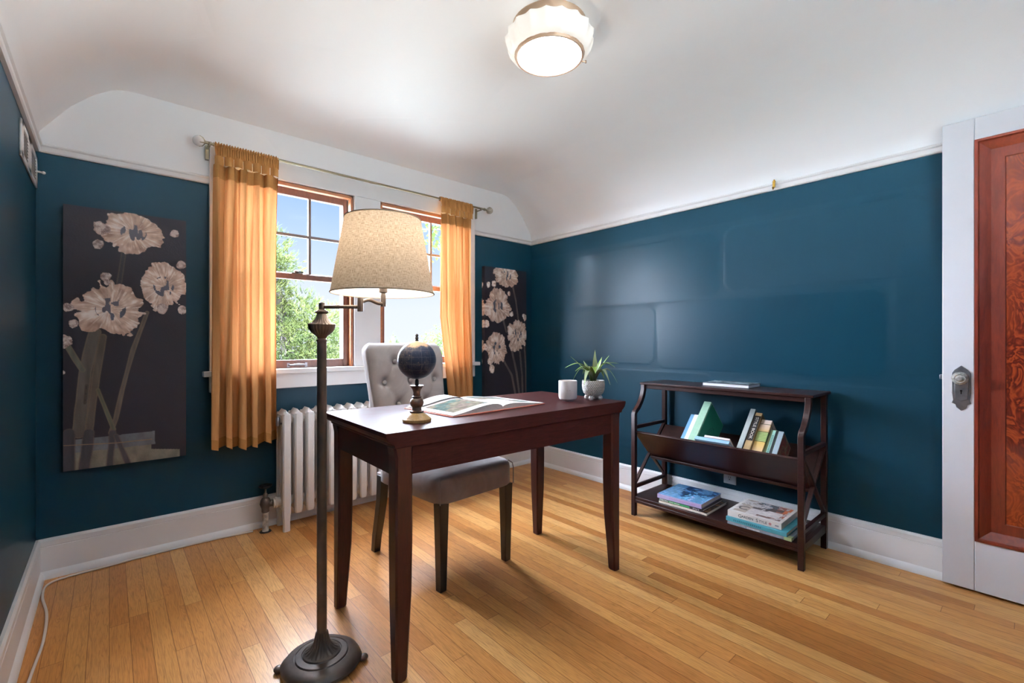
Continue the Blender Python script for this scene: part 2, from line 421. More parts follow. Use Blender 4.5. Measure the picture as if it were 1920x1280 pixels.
# right wall with the rolled-on gloss patches of its paint (roughness only)
def rrect(y, z, y0, y1, z0, z1, r=0.07):
    cy, cz = (y0 + y1) / 2, (z0 + z1) / 2; hx, hz = abs(y1 - y0) / 2 - r, abs(z1 - z0) / 2 - r
    qx = np.maximum(np.abs(y - cy) - hx, 0); qz = np.maximum(np.abs(z - cz) - hz, 0)
    return np.sqrt(qx * qx + qz * qz) - r
NY, NZ = 330, 170
Yg, Zg = np.meshgrid(np.linspace(YF, YB, NY + 1), np.linspace(0, RAIL, NZ + 1))
wob = 0.02 * (fbm(Yg * 4, Zg * 4, 3) - 0.5)
gl = np.full_like(Yg, 0.35); ed = np.zeros_like(Yg)
for (a, b, c, d, g) in ((1.28, 2.49, 1.335, 1.74, 0.0), (1.71, 2.6, 0.9, 1.30, 0.25), (0.47, 1.69, 0.88, 1.32, 0.05), (0.30, 1.24, 1.36, 1.74, 0.75), (-0.6, 0.44, 0.9, 1.5, 0.3), (1.3, 2.4, 0.3, 0.86, 0.6), (0.3, 1.2, 0.35, 0.84, 0.45)):
    sd = rrect(Yg, Zg, a, b, c, d) + wob
    k = np.clip(0.5 - sd / 0.012, 0, 1); gl = gl * (1 - k) + g * k
    ed = np.maximum(ed, np.clip(0.5 - sd / 0.014, 0, 1) * (0.3 + 0.4 * g))
gl = np.where(Zg > 1.78, 1.0, gl); gl = np.clip(gl + 0.25 * (fbm(Yg * 3, Zg * 3, 9) - 0.5), 0, 1)
m = MB(); cols = np.zeros(((NY + 1) * (NZ + 1), 3)); cols[:, 0] = gl.ravel(); cols[:, 1] = ed.ravel()
vs = np.stack([np.full(Yg.size, XR), Yg.ravel(), Zg.ravel()], 1)
fs = [(j * (NY + 1) + i, (j + 1) * (NY + 1) + i, (j + 1) * (NY + 1) + i + 1, j * (NY + 1) + i + 1) for j in range(NZ) for i in range(NY)]
m.add([tuple(p) for p in vs], fs); nfront = len(m.v)
m.box(XR + 0.001, XR + 0.15, YF - 0.15, YB + 0.0, 0, RAIL); m.cur = 1; m.box(XR, XR + 0.15, YF - 0.15, YB, RAIL, 2.52)
S(m.build('wall_right', [teal_p, ceil_mat], flat=True, cols=np.vstack([cols, np.zeros((len(m.v) - nfront, 3))])))
m = MB().box(XL - 0.15, XL, YF - 0.15, YB, 0, RAIL); m.cur = 1; m.box(XL - 0.15, XL, YF - 0.15, YB, RAIL, 2.52)
S(m.build('wall_left', [teal, ceil_mat], flat=True))
# wall behind the camera, opened by an added window for fill daylight
F0, F1, FZ0, FZ1 = 0.25, 1.75, 0.95, 2.0
m = MB(); ya, yb = YF - 0.15, YF
m.box(XL, F0, ya, yb, 0, RAIL); m.box(F1, XR, ya, yb, 0, RAIL); m.box(F0, F1, ya, yb, 0, FZ0)
m.cur = 1; m.box(XL, F0, ya, yb, RAIL, 2.52); m.box(F1, XR, ya, yb, RAIL, 2.52); m.box(F0, F1, ya, yb, FZ1, 2.52)
S(m.build('wall_front', [teal, ceil_mat], flat=True))

# baseboards
def base_profile(): return [(0, 0), (0.030, 0), (0.030, 0.012), (0.022, 0.028), (0.016, 0.034), (0.016, 0.140), (0.0135, 0.142), (0.0155, 0.145), (0.0155, 0.166), (0.009, 0.176), (0, 0.176)]
bp = base_profile()
S(MB().prism([(YB - d, z) for d, z in bp], 'x', XL, XR).build('baseboard_back', white_paint, angle=30))
S(MB().prism([(XR - d, z) for d, z in bp], 'y', YF, YB).build('baseboard_right', white_paint, angle=30))
S(MB().prism([(XL + d, z) for d, z in bp], 'y', YF, YB).build('baseboard_left', white_paint, angle=30))
# picture rails
rp = [(0, 0), (0.012, 0), (0.016, 0.006), (0.016, 0.024), (0.022, 0.030), (0.022, 0.036), (0.010, 0.042), (0, 0.044)]
m = MB(); m.prism([(YB - d, RAIL - 0.004 + z) for d, z in rp], 'x', XL, 0.402); m.prism([(YB - d, RAIL - 0.004 + z) for d, z in rp], 'x', 2.166, XR)
S(m.build('trim_1', white_paint, angle=30))
S(MB().prism([(XR - d, RAIL - 0.004 + z) for d, z in rp], 'y', YF, YB).build('trim_2', white_paint, angle=30))
S(MB().prism([(XL + d, RAIL - 0.004 + z) for d, z in rp], 'y', YF, YB).build('trim_3', white_paint, angle=30))
# window casing, one board each side, mullion, head, stool and apron
m = MB(); y0, y1 = YB - 0.022, YB + 0.002
m.box(0.402, W1[0], y0, y1, 0.90, 2.107); m.box(W2[1], 2.166, y0, y1, 0.90, 2.107)
m.box(W1[1], W2[0], y0, y1, 0.90, WZ1); m.box(W1[0], W2[1], y0, y1, WZ1, 2.107)
S(m.build('trim_4', white_paint, bevel=0.003))
m = MB(); m.box(0.372, 2.196, YB - 0.052, YB + 0.03, 0.872, 0.90); m.box(0.402, 2.166, y0, y1, 0.785, 0.872)
S(m.build('trim_5', white_paint, bevel=0.004))

# windows
grey_storm = mat('storm_frame', (120, 130, 140), 0.4, 0.3)
def window(name, x0, x1, muntin_x):
    w = thing(name, None, None, ((x0 + x1) / 2, YB, WZ0), kind='structure')
    # white jambs and exterior sill
    m = MB(); m.box(x0, x0 + 0.006, YB + 0.002, YB + 0.15, WZ0, WZ1); m.box(x1 - 0.006, x1, YB + 0.002, YB + 0.15, WZ0, WZ1)
    m.build('jamb', white_paint, w)
    m = MB(); a, b = x0 + 0.004, x1 - 0.004
    m.box(a, a + 0.016, YB - 0.008, YB + 0.03, 0.90, WZ1 - 0.002); m.box(b - 0.016, b, YB - 0.008, YB + 0.03, 0.90, WZ1 - 0.002); m.box(a, b, YB - 0.008, YB + 0.03, WZ1 - 0.022, WZ1 - 0.002)
    m.build('inner_stop', stop_wood, w, bevel=0.003)
    def sash(nm, ya, yb, z0, z1, br, tr, st, mx, mz):
        a, b = x0 + 0.008, x1 - 0.008
        m = MB(); m.box(a, a + st, ya, yb, z0, z1); m.box(b - st, b, ya, yb, z0, z1); m.box(a + st, b - st, ya, yb, z0, z0 + br); m.box(a + st, b - st, ya, yb, z1 - tr, z1)
        s = m.build(nm, sash_wood, w, bevel=0.003)
        if mx:
            mu = MB(); ym = (ya + yb) / 2
            for x in mx: mu.box(x - 0.008, x + 0.008, ym - 0.01, ym + 0.01, z0 + br, z1 - tr)
            mu.box(a + st, b - st, ym - 0.0095, ym + 0.0095, mz - 0.008, mz + 0.008)
            mu.build('muntin', mat('muntin_grey', (110, 104, 104), 0.45), s)
        g = MB().box(a + st - 0.004, b - st + 0.004, (ya + yb) / 2 - 0.0015, (ya + yb) / 2 + 0.0015, z0 + br - 0.004, z1 - tr + 0.004)
        g.build('pane', pane_glass, s); return s
    g0, g1 = x0 + 0.008 + 0.03, x1 - 0.008 - 0.03; p = (g1 - g0) / 3
    up = sash('upper_sash', YB + 0.075, YB + 0.11, 1.445, 2.005, 0.038, 0.05, 0.03, [g0 + p, g0 + 2 * p], 1.715)
    lo = sash('lower_sash', YB + 0.033, YB + 0.068, 0.888, 1.472, 0.06, 0.034, 0.046, None, 0)
    # lift handle and lock on the lower sash
    xc = muntin_x; m = MB()
    m.tube([(xc - 0.05, YB + 0.03, 0.918), (xc - 0.045, YB + 0.012, 0.918), (xc, YB + 0.008, 0.922), (xc + 0.045, YB + 0.012, 0.918), (xc + 0.05, YB + 0.03, 0.918)], 0.005, 8)
    m.box(xc - 0.058, xc - 0.044, YB + 0.029, YB + 0.034, 0.905, 0.931); m.box(xc + 0.044, xc + 0.058, YB + 0.029, YB + 0.034, 0.905, 0.931)
    m.build('sash_lift', nickel, w)
    m = MB(); m.box(xc - 0.03, xc + 0.03, YB + 0.035, YB + 0.065, 1.472, 1.478); m.lathe([(0.014, 0), (0.014, 0.012), (0.008, 0.016)], (xc, YB + 0.05, 1.478), 14); m.box(xc - 0.004, xc + 0.038, YB + 0.044, YB + 0.056, 1.482, 1.490)
    m.build('sash_lock', dark_iron, w)
    m = MB(); m.box(x0 + 0.006, x0 + 0.03, YB + 0.115, YB + 0.14, WZ0, WZ1); m.box(x1 - 0.035, x1 - 0.006, YB + 0.115, YB + 0.14, WZ0, WZ1)
    m.build('storm_frame', grey_storm, w)
    m = MB().box(x0, x1, YB + 0.03, YB + 0.20, WZ0 - 0.02, WZ0 + 0.003); m.build('outer_sill', white_paint, w)
    return w
def add_fill_window():  # added window out of view, lets fill daylight reach the ceiling
    w = thing('added_fill_window', None, None, ((F0 + F1) / 2, YF, FZ0), kind='structure'); m = MB(); ya, yb = YF - 0.10, YF - 0.05; xm = (F0 + F1) / 2
    for (a, b, c, d) in ((F0, F0 + 0.04, FZ0, FZ1), (F1 - 0.04, F1, FZ0, FZ1), (xm - 0.03, xm + 0.03, FZ0, FZ1), (F0, F1, FZ0, FZ0 + 0.05), (F0, F1, FZ1 - 0.04, FZ1), (F0, F1, 1.455, 1.49)): m.box(a, b, ya, yb, c, d)
    m.build('sash_frame', white_paint, w); MB().box(F0 + 0.03, F1 - 0.03, YF - 0.077, YF - 0.074, FZ0 + 0.04, FZ1 - 0.03).build('pane', pane_glass, w)
add_fill_window()
window('window_1', *W1, 0.86); window('window_2', *W2, 1.72)

# ------------------------------------------------------------------ door standing open against the right wall
dr = thing('door_1', None, None, (2.73, -0.52, 0), kind='structure')
FX, Y1, Y0 = 2.735, 0.266, -0.53
PY1, PY0, PZ0, PZ1 = 0.166, -0.43, 0.222, 1.906
m = MB(); b = 0.04
m.box(FX, FX + 0.036, PY1, Y1, 0.012, 2.0); m.box(FX, FX + 0.036, Y0, PY0, 0.012, 2.0)
m.box(FX, FX + 0.036, PY0, PY1, 0.012, PZ0); m.box(FX, FX + 0.036, PY0, PY1, PZ1, 2.0)
m.build('door_slab', door_paint, dr, bevel=0.003)
def ringframe(m, y0, y1, z0, z1, prof):   # mitred moulding: prof = [(inset, x)]
    rings = []
    for ins, x in prof: rings.append([(x, y0 + ins, z0 + ins), (x, y1 - ins, z0 + ins), (x, y1 - ins, z1 - ins), (x, y0 + ins, z1 - ins)])
    m.loft(rings, cap=False)
m = MB(); ringframe(m, PY0, PY1, PZ0, PZ1, [(0, FX + 0.002), (0, FX - 0.005), (0.010, FX - 0.006), (0.014, FX + 0.002), (0.018, FX + 0.004), (0.046, FX + 0.020), (0.048, FX + 0.022)])
m.build('panel_moulding', door_red, dr, angle=25)
m = MB(); ringframe(m, PY0 + 0.047, PY1 - 0.047, PZ0 + 0.047, PZ1 - 0.047, [(0, FX + 0.026), (0, FX + 0.020), (0.040, FX + 0.020), (0.044, FX + 0.024)])
m.build('panel_frame', door_red, dr, angle=25)
MB().box(FX + 0.023, FX + 0.030, PY0 + 0.08, PY1 - 0.08, PZ0 + 0.08, PZ1 - 0.08).build('veneer_panel', burl_m, dr)
# escutcheon plate and glass knob
ky, kz = 0.206, 0.905
pl = [(-0.020, 0.855 - 0.06), (-0.030, 0.80), (-0.030, 0.94)]
outline = [(0, 0.765), (0.016, 0.778), (0.018, 0.792), (0.030, 0.797), (0.026, 0.81), (0.030, 0.84), (0.030, 0.925), (0.020, 0.94), (0, 0.958), (-0.020, 0.94), (-0.030, 0.925), (-0.030, 0.84), (-0.026, 0.81), (-0.030, 0.797), (-0.018, 0.792), (-0.016, 0.778)]
m = MB().prism([(ky + y, z) for y, z in outline], 'x', FX - 0.004, FX + 0.001)
m.prism([(ky + y, z) for y, z in [(0, 0.805), (0.02, 0.815), (0.022, 0.905), (0, 0.93), (-0.022, 0.905), (-0.02, 0.815)]], 'x', FX - 0.007, FX - 0.003)
es = m.build('escutcheon_plate', nickel, dr, bevel=0.0015)
m = MB(); m.prism([(ky + 0.004 * math.cos(a), 0.85 + 0.004 * math.sin(a)) for a in np.linspace(0, 2 * PI, 13)[:-1]], 'x', FX - 0.0078, FX - 0.006); m.box(FX - 0.0078, FX - 0.006, ky - 0.002, ky + 0.002, 0.836, 0.848)
m.build('keyhole', black_iron, es)
m = MB(Matrix.Translation((FX - 0.004, ky, kz)) @ Matrix.Rotation(-PI / 2, 4, 'Y'))
m.lathe([(0.017, 0), (0.017, 0.006), (0.010, 0.010), (0.009, 0.028), (0.014, 0.031)], n=24); kn = m.build('knob_shank', nickel, dr)
m = MB(Matrix.Translation((FX - 0.004, ky, kz)) @ Matrix.Rotation(-PI / 2, 4, 'Y'))
m.lathe([(0.012, 0.030), (0.024, 0.036), (0.028, 0.044), (0.026, 0.054), (0.018, 0.060), (0.015, 0.058), (0.008, 0.064)], n=12)
m.build('glass_knob', mat('cut_glass_knob', (196, 196, 192), 0.08, 0.35, vary=0.25, vscale=60), dr, flat=True)
m = MB().box(FX + 0.008, FX + 0.028, Y1 - 0.001, Y1 + 0.010, 0.895, 0.915); m.build('latch_bolt', nickel, dr, bevel=0.002)

# ------------------------------------------------------------------ wall vent, hook, outlet
v = thing('wall_vent', 'white metal wall vent high in the left corner', 'vent', (XL, 2.65, 1.74))
m = MB(); x0 = XL; ya, yb, za, zb = 2.425, 2.905, 1.735, 1.872
m.box(x0, x0 + 0.008, ya, yb, za, za + 0.022); m.box(x0, x0 + 0.008, ya, yb, zb - 0.022, zb); m.box(x0, x0 + 0.008, ya, ya + 0.05, za, zb); m.box(x0, x0 + 0.008, yb - 0.05, yb, za, zb); m.box(x0, x0 + 0.008, 2.60, 2.70, za, zb)
m.build('vent_frame', white_paint, v, bevel=0.003)
m = MB()
for i in range(7):
    z = za + 0.03 + i * 0.0125; m.bar((x0 + 0.004, ya + 0.045, z), (x0 + 0.004, yb - 0.045, z), 0.008, 0.002, (0.5, 0, 1))
m.build('louvers', mat('vent_louver', (190, 190, 190), 0.5), v)
MB().tube([(x0 + 0.006, 2.86, 1.80), (x0 + 0.028, 2.86, 1.797)], 0.004, 8).sphere((x0 + 0.03, 2.86, 1.797), 0.007, 10, 8).build('damper_lever', white_paint, v)

h = thing('picture_hook', 'small brass picture hook on the white rail of the right wall', 'hook', (XR, 0.955, 1.90))
m = MB(); hx = XR - 0.024
m.tube([(XR - 0.010, 0.955, 1.950), (XR - 0.022, 0.955, 1.956), (hx - 0.004, 0.955, 1.945), (hx - 0.002, 0.955, 1.915), (hx - 0.014, 0.955, 1.905), (hx - 0.020, 0.955, 1.915)], 0.0045, 8)
m.build('hook_body', brass, h); MB().box(hx - 0.004, hx + 0.001, 0.948, 0.962, 1.915, 1.952).build('hook_plate', brass, h, bevel=0.001)

ot = thing('wall_outlet', 'white electrical outlet on the teal wall behind the bookcase', 'outlet', (XR, 1.205, 0.26))
plate_m = mat('outlet_white', (232, 232, 234), 0.35, vary=0.01)
MB().box(XR - 0.006, XR, 1.168, 1.242, 0.206, 0.32).build('cover_plate', plate_m, ot, bevel=0.003)
for z in (0.243, 0.285):
    m = MB(Matrix.Translation((XR - 0.006, 1.205, z)) @ Matrix.Rotation(-PI / 2, 4, 'Y')); m.lathe([(0.016, 0), (0.016, 0.002), (0.015, 0.003)], n=20)
    rc = m.build('receptacle', plate_m, ot)
    m = MB(); m.box(XR - 0.0095, XR - 0.008, 1.198, 1.200, z, z + 0.009); m.box(XR - 0.0095, XR - 0.008, 1.209, 1.211, z, z + 0.009); m.box(XR - 0.0095, XR - 0.008, 1.2025, 1.2075, z - 0.011, z - 0.006)
    m.build('slots', black_iron, rc)

# ------------------------------------------------------------------ ceiling light
cl = thing('ceiling_light', 'lit white fluted glass ceiling light with round ribbed lens', 'ceiling light', (1.399, 1.354, 2.40))
cx, cy = 1.399, 1.354
MB().lathe([(0.156, 0.0), (0.156, -0.012), (0.148, -0.020), (0.13, -0.044)][::-1], (cx, cy, 2.402), 48).build('canopy', copper_rim, cl)
def shade_glass():
    t = NT('lit_shade_glass'); d = t.bsdf(lin((226, 225, 222)), 0.25, 0, None, 0.4)
    d.inputs['Emission Color'].default_value = (*lin((255, 244, 228)), 1); d.inputs['Emission Strength'].default_value = 0.30; return t.done(d)
glow = shade_glass(); lens_glow = emit('lit_lens_glass', (240, 244, 255), 30.0)
def scal(a, k): return 1 - 0.055 * abs(math.sin(a * 9)) * (0.2, 0.35, 0.6, 0.8, 1.0, 1.0, 0.6)[k]
MB().lathe([(0.147, 2.268), (0.164, 2.276), (0.176, 2.292), (0.186, 2.322), (0.188, 2.345), (0.176, 2.356), (0.132, 2.360)], (cx, cy, 0), 180, scal).build('glass_shade', glow, cl, angle=60)
m = MB(); rr = []
for k in range(48):
    a = 2 * PI * k / 48; rr.append((cx + 0.139 * math.cos(a), cy + 0.139 * math.sin(a), 2.264))
rr.append(rr[0]); m.tube(rr, 0.0055, 8, cap=False); m.lathe([(0.150, 2.272), (0.143, 2.262), (0.139, 2.262), (0.146, 2.272)], (cx, cy, 0), 48, cap=False)
m.build('lens_rim', copper_rim, cl)
prof = [(0.137 * (1 - i / 24), 2.262 - 0.006 * math.sin(i / 24 * PI / 2) + (0.0012 if i % 2 else 0)) for i in range(24)] + [(0.001, 2.256)]
MB().lathe(prof[::-1], (cx, cy, 0), 48).build('lens', lens_glow, cl, angle=80)
dv = Vector((0.75, -0.66, 0)).normalized(); p0 = Vector((cx, cy, 2.262)) + Vector((0.86, -0.5, 0)).normalized() * 0.14
m = MB(); q = p0 + Vector((0.86, -0.5, 0)) * 0.022; m.tube([p0, q], 0.003, 8); m.tube([q - Vector((0, 0, 0.005)), q + Vector((0, 0, 0.005))], 0.004, 8); m.build('latch_screw', copper_rim, cl)

# ------------------------------------------------------------------ curtain rod and curtains
RY, RZ = 2.845, 2.095
cr = thing('curtain_rod', 'slim pewter curtain rod with ball finials above the double window', 'curtain rod', (1.31, RY, RZ))
MB().tube([(0.365, RY, RZ), (2.235, RY, RZ)], 0.0075, 12).build('rod', pewter, cr)
for sx, x in ((-1, 0.345), (1, 2.262)):
    m = MB(); m.tube([(x - sx * 0.055, RY, RZ), (x - sx * 0.035, RY, RZ), (x - sx * 0.026, RY, RZ)], [0.011, 0.008, 0.010], 12)
    for k in range(4):
        a = PI / 2 * k + 0.5; u = Vector((0, math.cos(a), math.sin(a)))
        m.tube([Vector((x - sx * 0.028, RY, RZ)) + u * 0.006, Vector((x - sx * 0.018, RY, RZ)) + u * 0.020, Vector((x - sx * 0.004, RY, RZ)) + u * 0.027], [0.004, 0.0035, 0.002], 6)
    f = m.build('finial_claw', pewter, cr)
    MB().sphere((x, RY, RZ), 0.026, 24, 16).build('finial_ball', frosted if sx < 0 else mat('glass_finial', (196, 186, 172), 0.12, 0.2, vary=0.2, vscale=50), f)
for x in (0.392, 2.176):
    m = MB(); m.box(x - 0.008, x + 0.008, YB - 0.026, YB - 0.001, 2.030, 2.105); m.box(x - 0.006, x + 0.006, RY - 0.005, YB - 0.02, RZ - 0.014, RZ - 0.009); m.tube([(x, RY - 0.012, RZ + 0.004), (x, RY - 0.008, RZ - 0.008), (x, RY, RZ - 0.012), (x, RY + 0.010, RZ - 0.006)], 0.0035, 8)
    m.build('bracket', pewter, cr)

def curtain(x0t, x1t, x0m, x1m, x0b, x1b, folds, label, seed, ntab):
    c = thing('curtain', label, 'curtain', ((x0b + x1b) / 2, RY, 0.49), group='mustard curtains on the rod')
    rng = random.Random(seed); ph = [rng.uniform(0, 6.28) for _ in range(6)]
    zt, zb = 1.985, 0.49
    def cloth(u, v):      # v: 0 bottom, 1 top
        z = zb + (zt - zb) * v
        if v > 0.5: k = (v - 0.5) * 2; a, b = x0m + (x0t - x0m) * k ** 3, x1m + (x1t - x1m) * k ** 3
        else: k = v * 2; a, b = x0b + (x0m - x0b) * k, x1b + (x1m - x1b) * k
        uu = u + 0.012 * math.sin(6.28 * (u * 3 + v * 0.7) + ph[0])
        A = 0.015 + 0.015 * (1 - v) ** 0.8
        w = math.sin(6.2832 * folds * uu + ph[1] + 0.6 * math.sin(2.2 * v + ph[2]))
        w = math.copysign(abs(w) ** 0.75, w)
        y = RY - 0.014 - 0.004 * (1 - v) + A * w + 0.006 * math.sin(6.28 * (folds * 2.3 * uu) + ph[3] + v * 4) * (0.4 + v * 0.5)
        x = a + (b - a) * u + 0.008 * math.sin(6.2832 * folds * 2 * uu + ph[4]) * (1 - 0.5 * v)
        zz = z + (0.010 * math.sin(6.28 * u * 1.3 + ph[5]) * (1 - v) ** 3) - 0.012 * (1 - v) ** 4 * math.cos(6.2832 * folds * uu + ph[1])
        return (x, min(y, 2.884), zz)
    MB().grid(cloth, 220, 90).build('drape', curtain_m, c, angle=180)
    # bottom hem, doubled cloth
    def hem(u, v):
        p = cloth(u, v * 0.035); return (p[0], p[1] - 0.0025, p[2])
    MB().grid(hem, 220, 3).build('hem', curtain_tab, c, angle=180)
    # gathered sleeve around the rod
    W = x1t - x0t
    def sleeve(u, v):
        a = 2 * PI * v; fr = math.sin(6.2832 * u * ntab * 3.5 + ph[1]) * 0.0040 + math.sin(6.2832 * u * ntab * 5.9 + ph[2]) * 0.0022
        r = 0.0125 + fr; return (x0t + W * u, RY - r * math.cos(a) * 1.1, RZ + r * math.sin(a))
    MB().grid(sleeve, 260, 12).build('rod_sleeve', curtain_tab, c, angle=180)
    # ruffle between the sleeve and the band
    def ruff(u, v):
        z = RZ - 0.008 - 0.055 * v; t = u * ntab; fr = t - math.floor(t) - 0.5
        pinch = (1 - v) * 0.35
        x = x0t + W * ((math.floor(t) + 0.5 + fr * (1 - 0.25 * v)) / ntab if u < 1 else 1)
        y = RY - 0.015 - 0.005 * v + 0.0080 * math.sin(6.2832 * u * ntab * 3 + ph[3]) * (1 - v * 0.7) + 0.005 * math.sin(6.28 * u * ntab * 7.1) * (1 - v)
        return (x, y, z)
    MB().grid(ruff, 260, 10).build('gathered_heading', curtain_tab, c, angle=180)
    tw = W / ntab
    for k in range(ntab):
        xc = x0t + tw * (k + 0.5); dz = rng.uniform(-0.004, 0.004); yo = rng.uniform(-0.003, 0.003)
        ring = []
        for s in range(14):
            f = s / 13; ring.append((f - 0.5, 0.016 * math.cos((f - 0.5) * PI)))
        m = MB(); rings = []
        for zz in (2.036, 2.032, 2.012, 1.992, 1.988):
            e = 0.002 if zz in (2.036, 1.988) else 0
            rings.append([(xc + q * (tw * 0.90 - e), RY - 0.021 - b + e + yo, zz + dz) for q, b in ring] + [(xc + q * (tw * 0.90 - e), RY - 0.017 - b + yo, zz + dz) for q, b in reversed(ring)])
        m.loft(rings).build('tab', curtain_tab, c, angle=60)
    def head(u, v):
        p = cloth(u, 0.985 + 0.015 * v if v > 0.99 else 0.955 + 0.045 * v); return (p[0], p[1] - 0.002, p[2] + 0.004 * v)
    MB().grid(head, 220, 4).build('heading_band', curtain_tab, c, angle=180)
    return c
curtain(0.412, 0.722, 0.405, 0.712, 0.402, 0.712, 5.0, 'long mustard curtain at the left end of the window rod', 3, 7)
curtain(1.80, 2.085, 1.795, 2.085, 1.895, 2.09, 4.4, 'mustard curtain at the right end of the rod, behind the chair and desk', 8, 7)

# ------------------------------------------------------------------ paintings
def flower(img, U, V, cx, cy, rx, ry, seed, pal=((250, 238, 230), (218, 190, 172), (160, 130, 114)), blob=False):
    rx, ry = rx * 1.1, ry * 1.1; dx, dy = (U - cx) / rx, (V - cy) / ry; r = np.sqrt(dx * dx + dy * dy); a = np.arctan2(dy, dx)
    edge = 0.70 + 0.34 * fbm((a + 4) * 2.2, r * 1.5 + seed, seed, 3) + 0.34 * (fbm(U * 30, V * 30, seed + 6, 3) - 0.5) + 0.10 * (vnoise((a + 4) * 7, r * 0 + seed, seed + 5) - 0.5)
    if blob: edge = 0.55 + 0.9 * fbm(U * 34 + seed, V * 34, seed, 3) - 0.1
    mask = r < edge - 0.05
    st = vnoise((a + 4) * 8 + 3.0 * r + 2.2 * fbm(U * 14, V * 14, seed + 9, 2), r * 3.2 + seed, seed + 1); st2 = vnoise((a + 4) * 19 + 2.5 * r, r * 5 + seed, seed + 2)
    blot = fbm(U * 26, V * 26, seed + 3, 3)
    w = np.clip(st * 0.45 + st2 * 0.30 + 0.25 * vnoise(U * 60, V * 40, seed + 12) + 0.9 * (blot - 0.5), 0, 1)
    if blob: w = np.clip(0.5 + 1.6 * (fbm(U * 60, V * 60, seed + 3, 3) - 0.5) + 0.2, 0, 1)
    c = np.zeros(img.shape)
    for k in range(3):
        c[..., k] = np.where(w > 0.5, pal[1][k] + (pal[0][k] - pal[1][k]) * np.clip((w - 0.5) * 3.2, 0, 1), pal[2][k] + (pal[1][k] - pal[2][k]) * np.clip(w * 2, 0, 1))
    rim = np.clip((r - (edge - 0.28)) / 0.2, 0, 1) * (blot > 0.42)
    c = c * (1 - 0.35 * rim[..., None]) + np.array([150, 112, 96]) * 0.35 * rim[..., None]
    hi = (st2 > 0.78) & (r > 0.15); c[hi] = c[hi] * 0.4 + np.array([244, 236, 228]) * 0.6
    cen = (not blob) & (r < 0.36) & (vnoise(U * 95, V * 34, seed + 8) > 0.62); c[cen] = np.array([92, 92, 104])
    img[mask] = c[mask]
def stroke(img, U, V, pts, wd, col, seed=0, soft=0.002):
    d = np.full(U.shape, 9.0)
    for (a, b) in zip(pts[:-1], pts[1:]):
        ax, ay = a; bx, by = b; L2 = (bx - ax) ** 2 + (by - ay) ** 2
        t = np.clip(((U - ax) * (bx - ax) + (V - ay) * (by - ay)) / L2, 0, 1)
        d = np.minimum(d, np.hypot(U - ax - t * (bx - ax), V - ay - t * (by - ay)))
    wv = wd / 2 * (0.85 + 0.35 * fbm(U * 20, V * 9, seed, 2)); k = np.clip((wv - d) / soft, 0, 1)[..., None]
    tone = (0.82 + 0.36 * fbm(U * 60, V * 12, seed + 4, 3))[..., None]
    edge = ((d > wv - 0.006) & (d < wv))[..., None]
    c = np.array(col) * tone; c = np.where(edge, c * 0.6 + np.array([120, 98, 78]) * 0.4, c)
    img[:] = img * (1 - k) + c * k
CW, CH, CT = 0.455, 1.21, 0.035
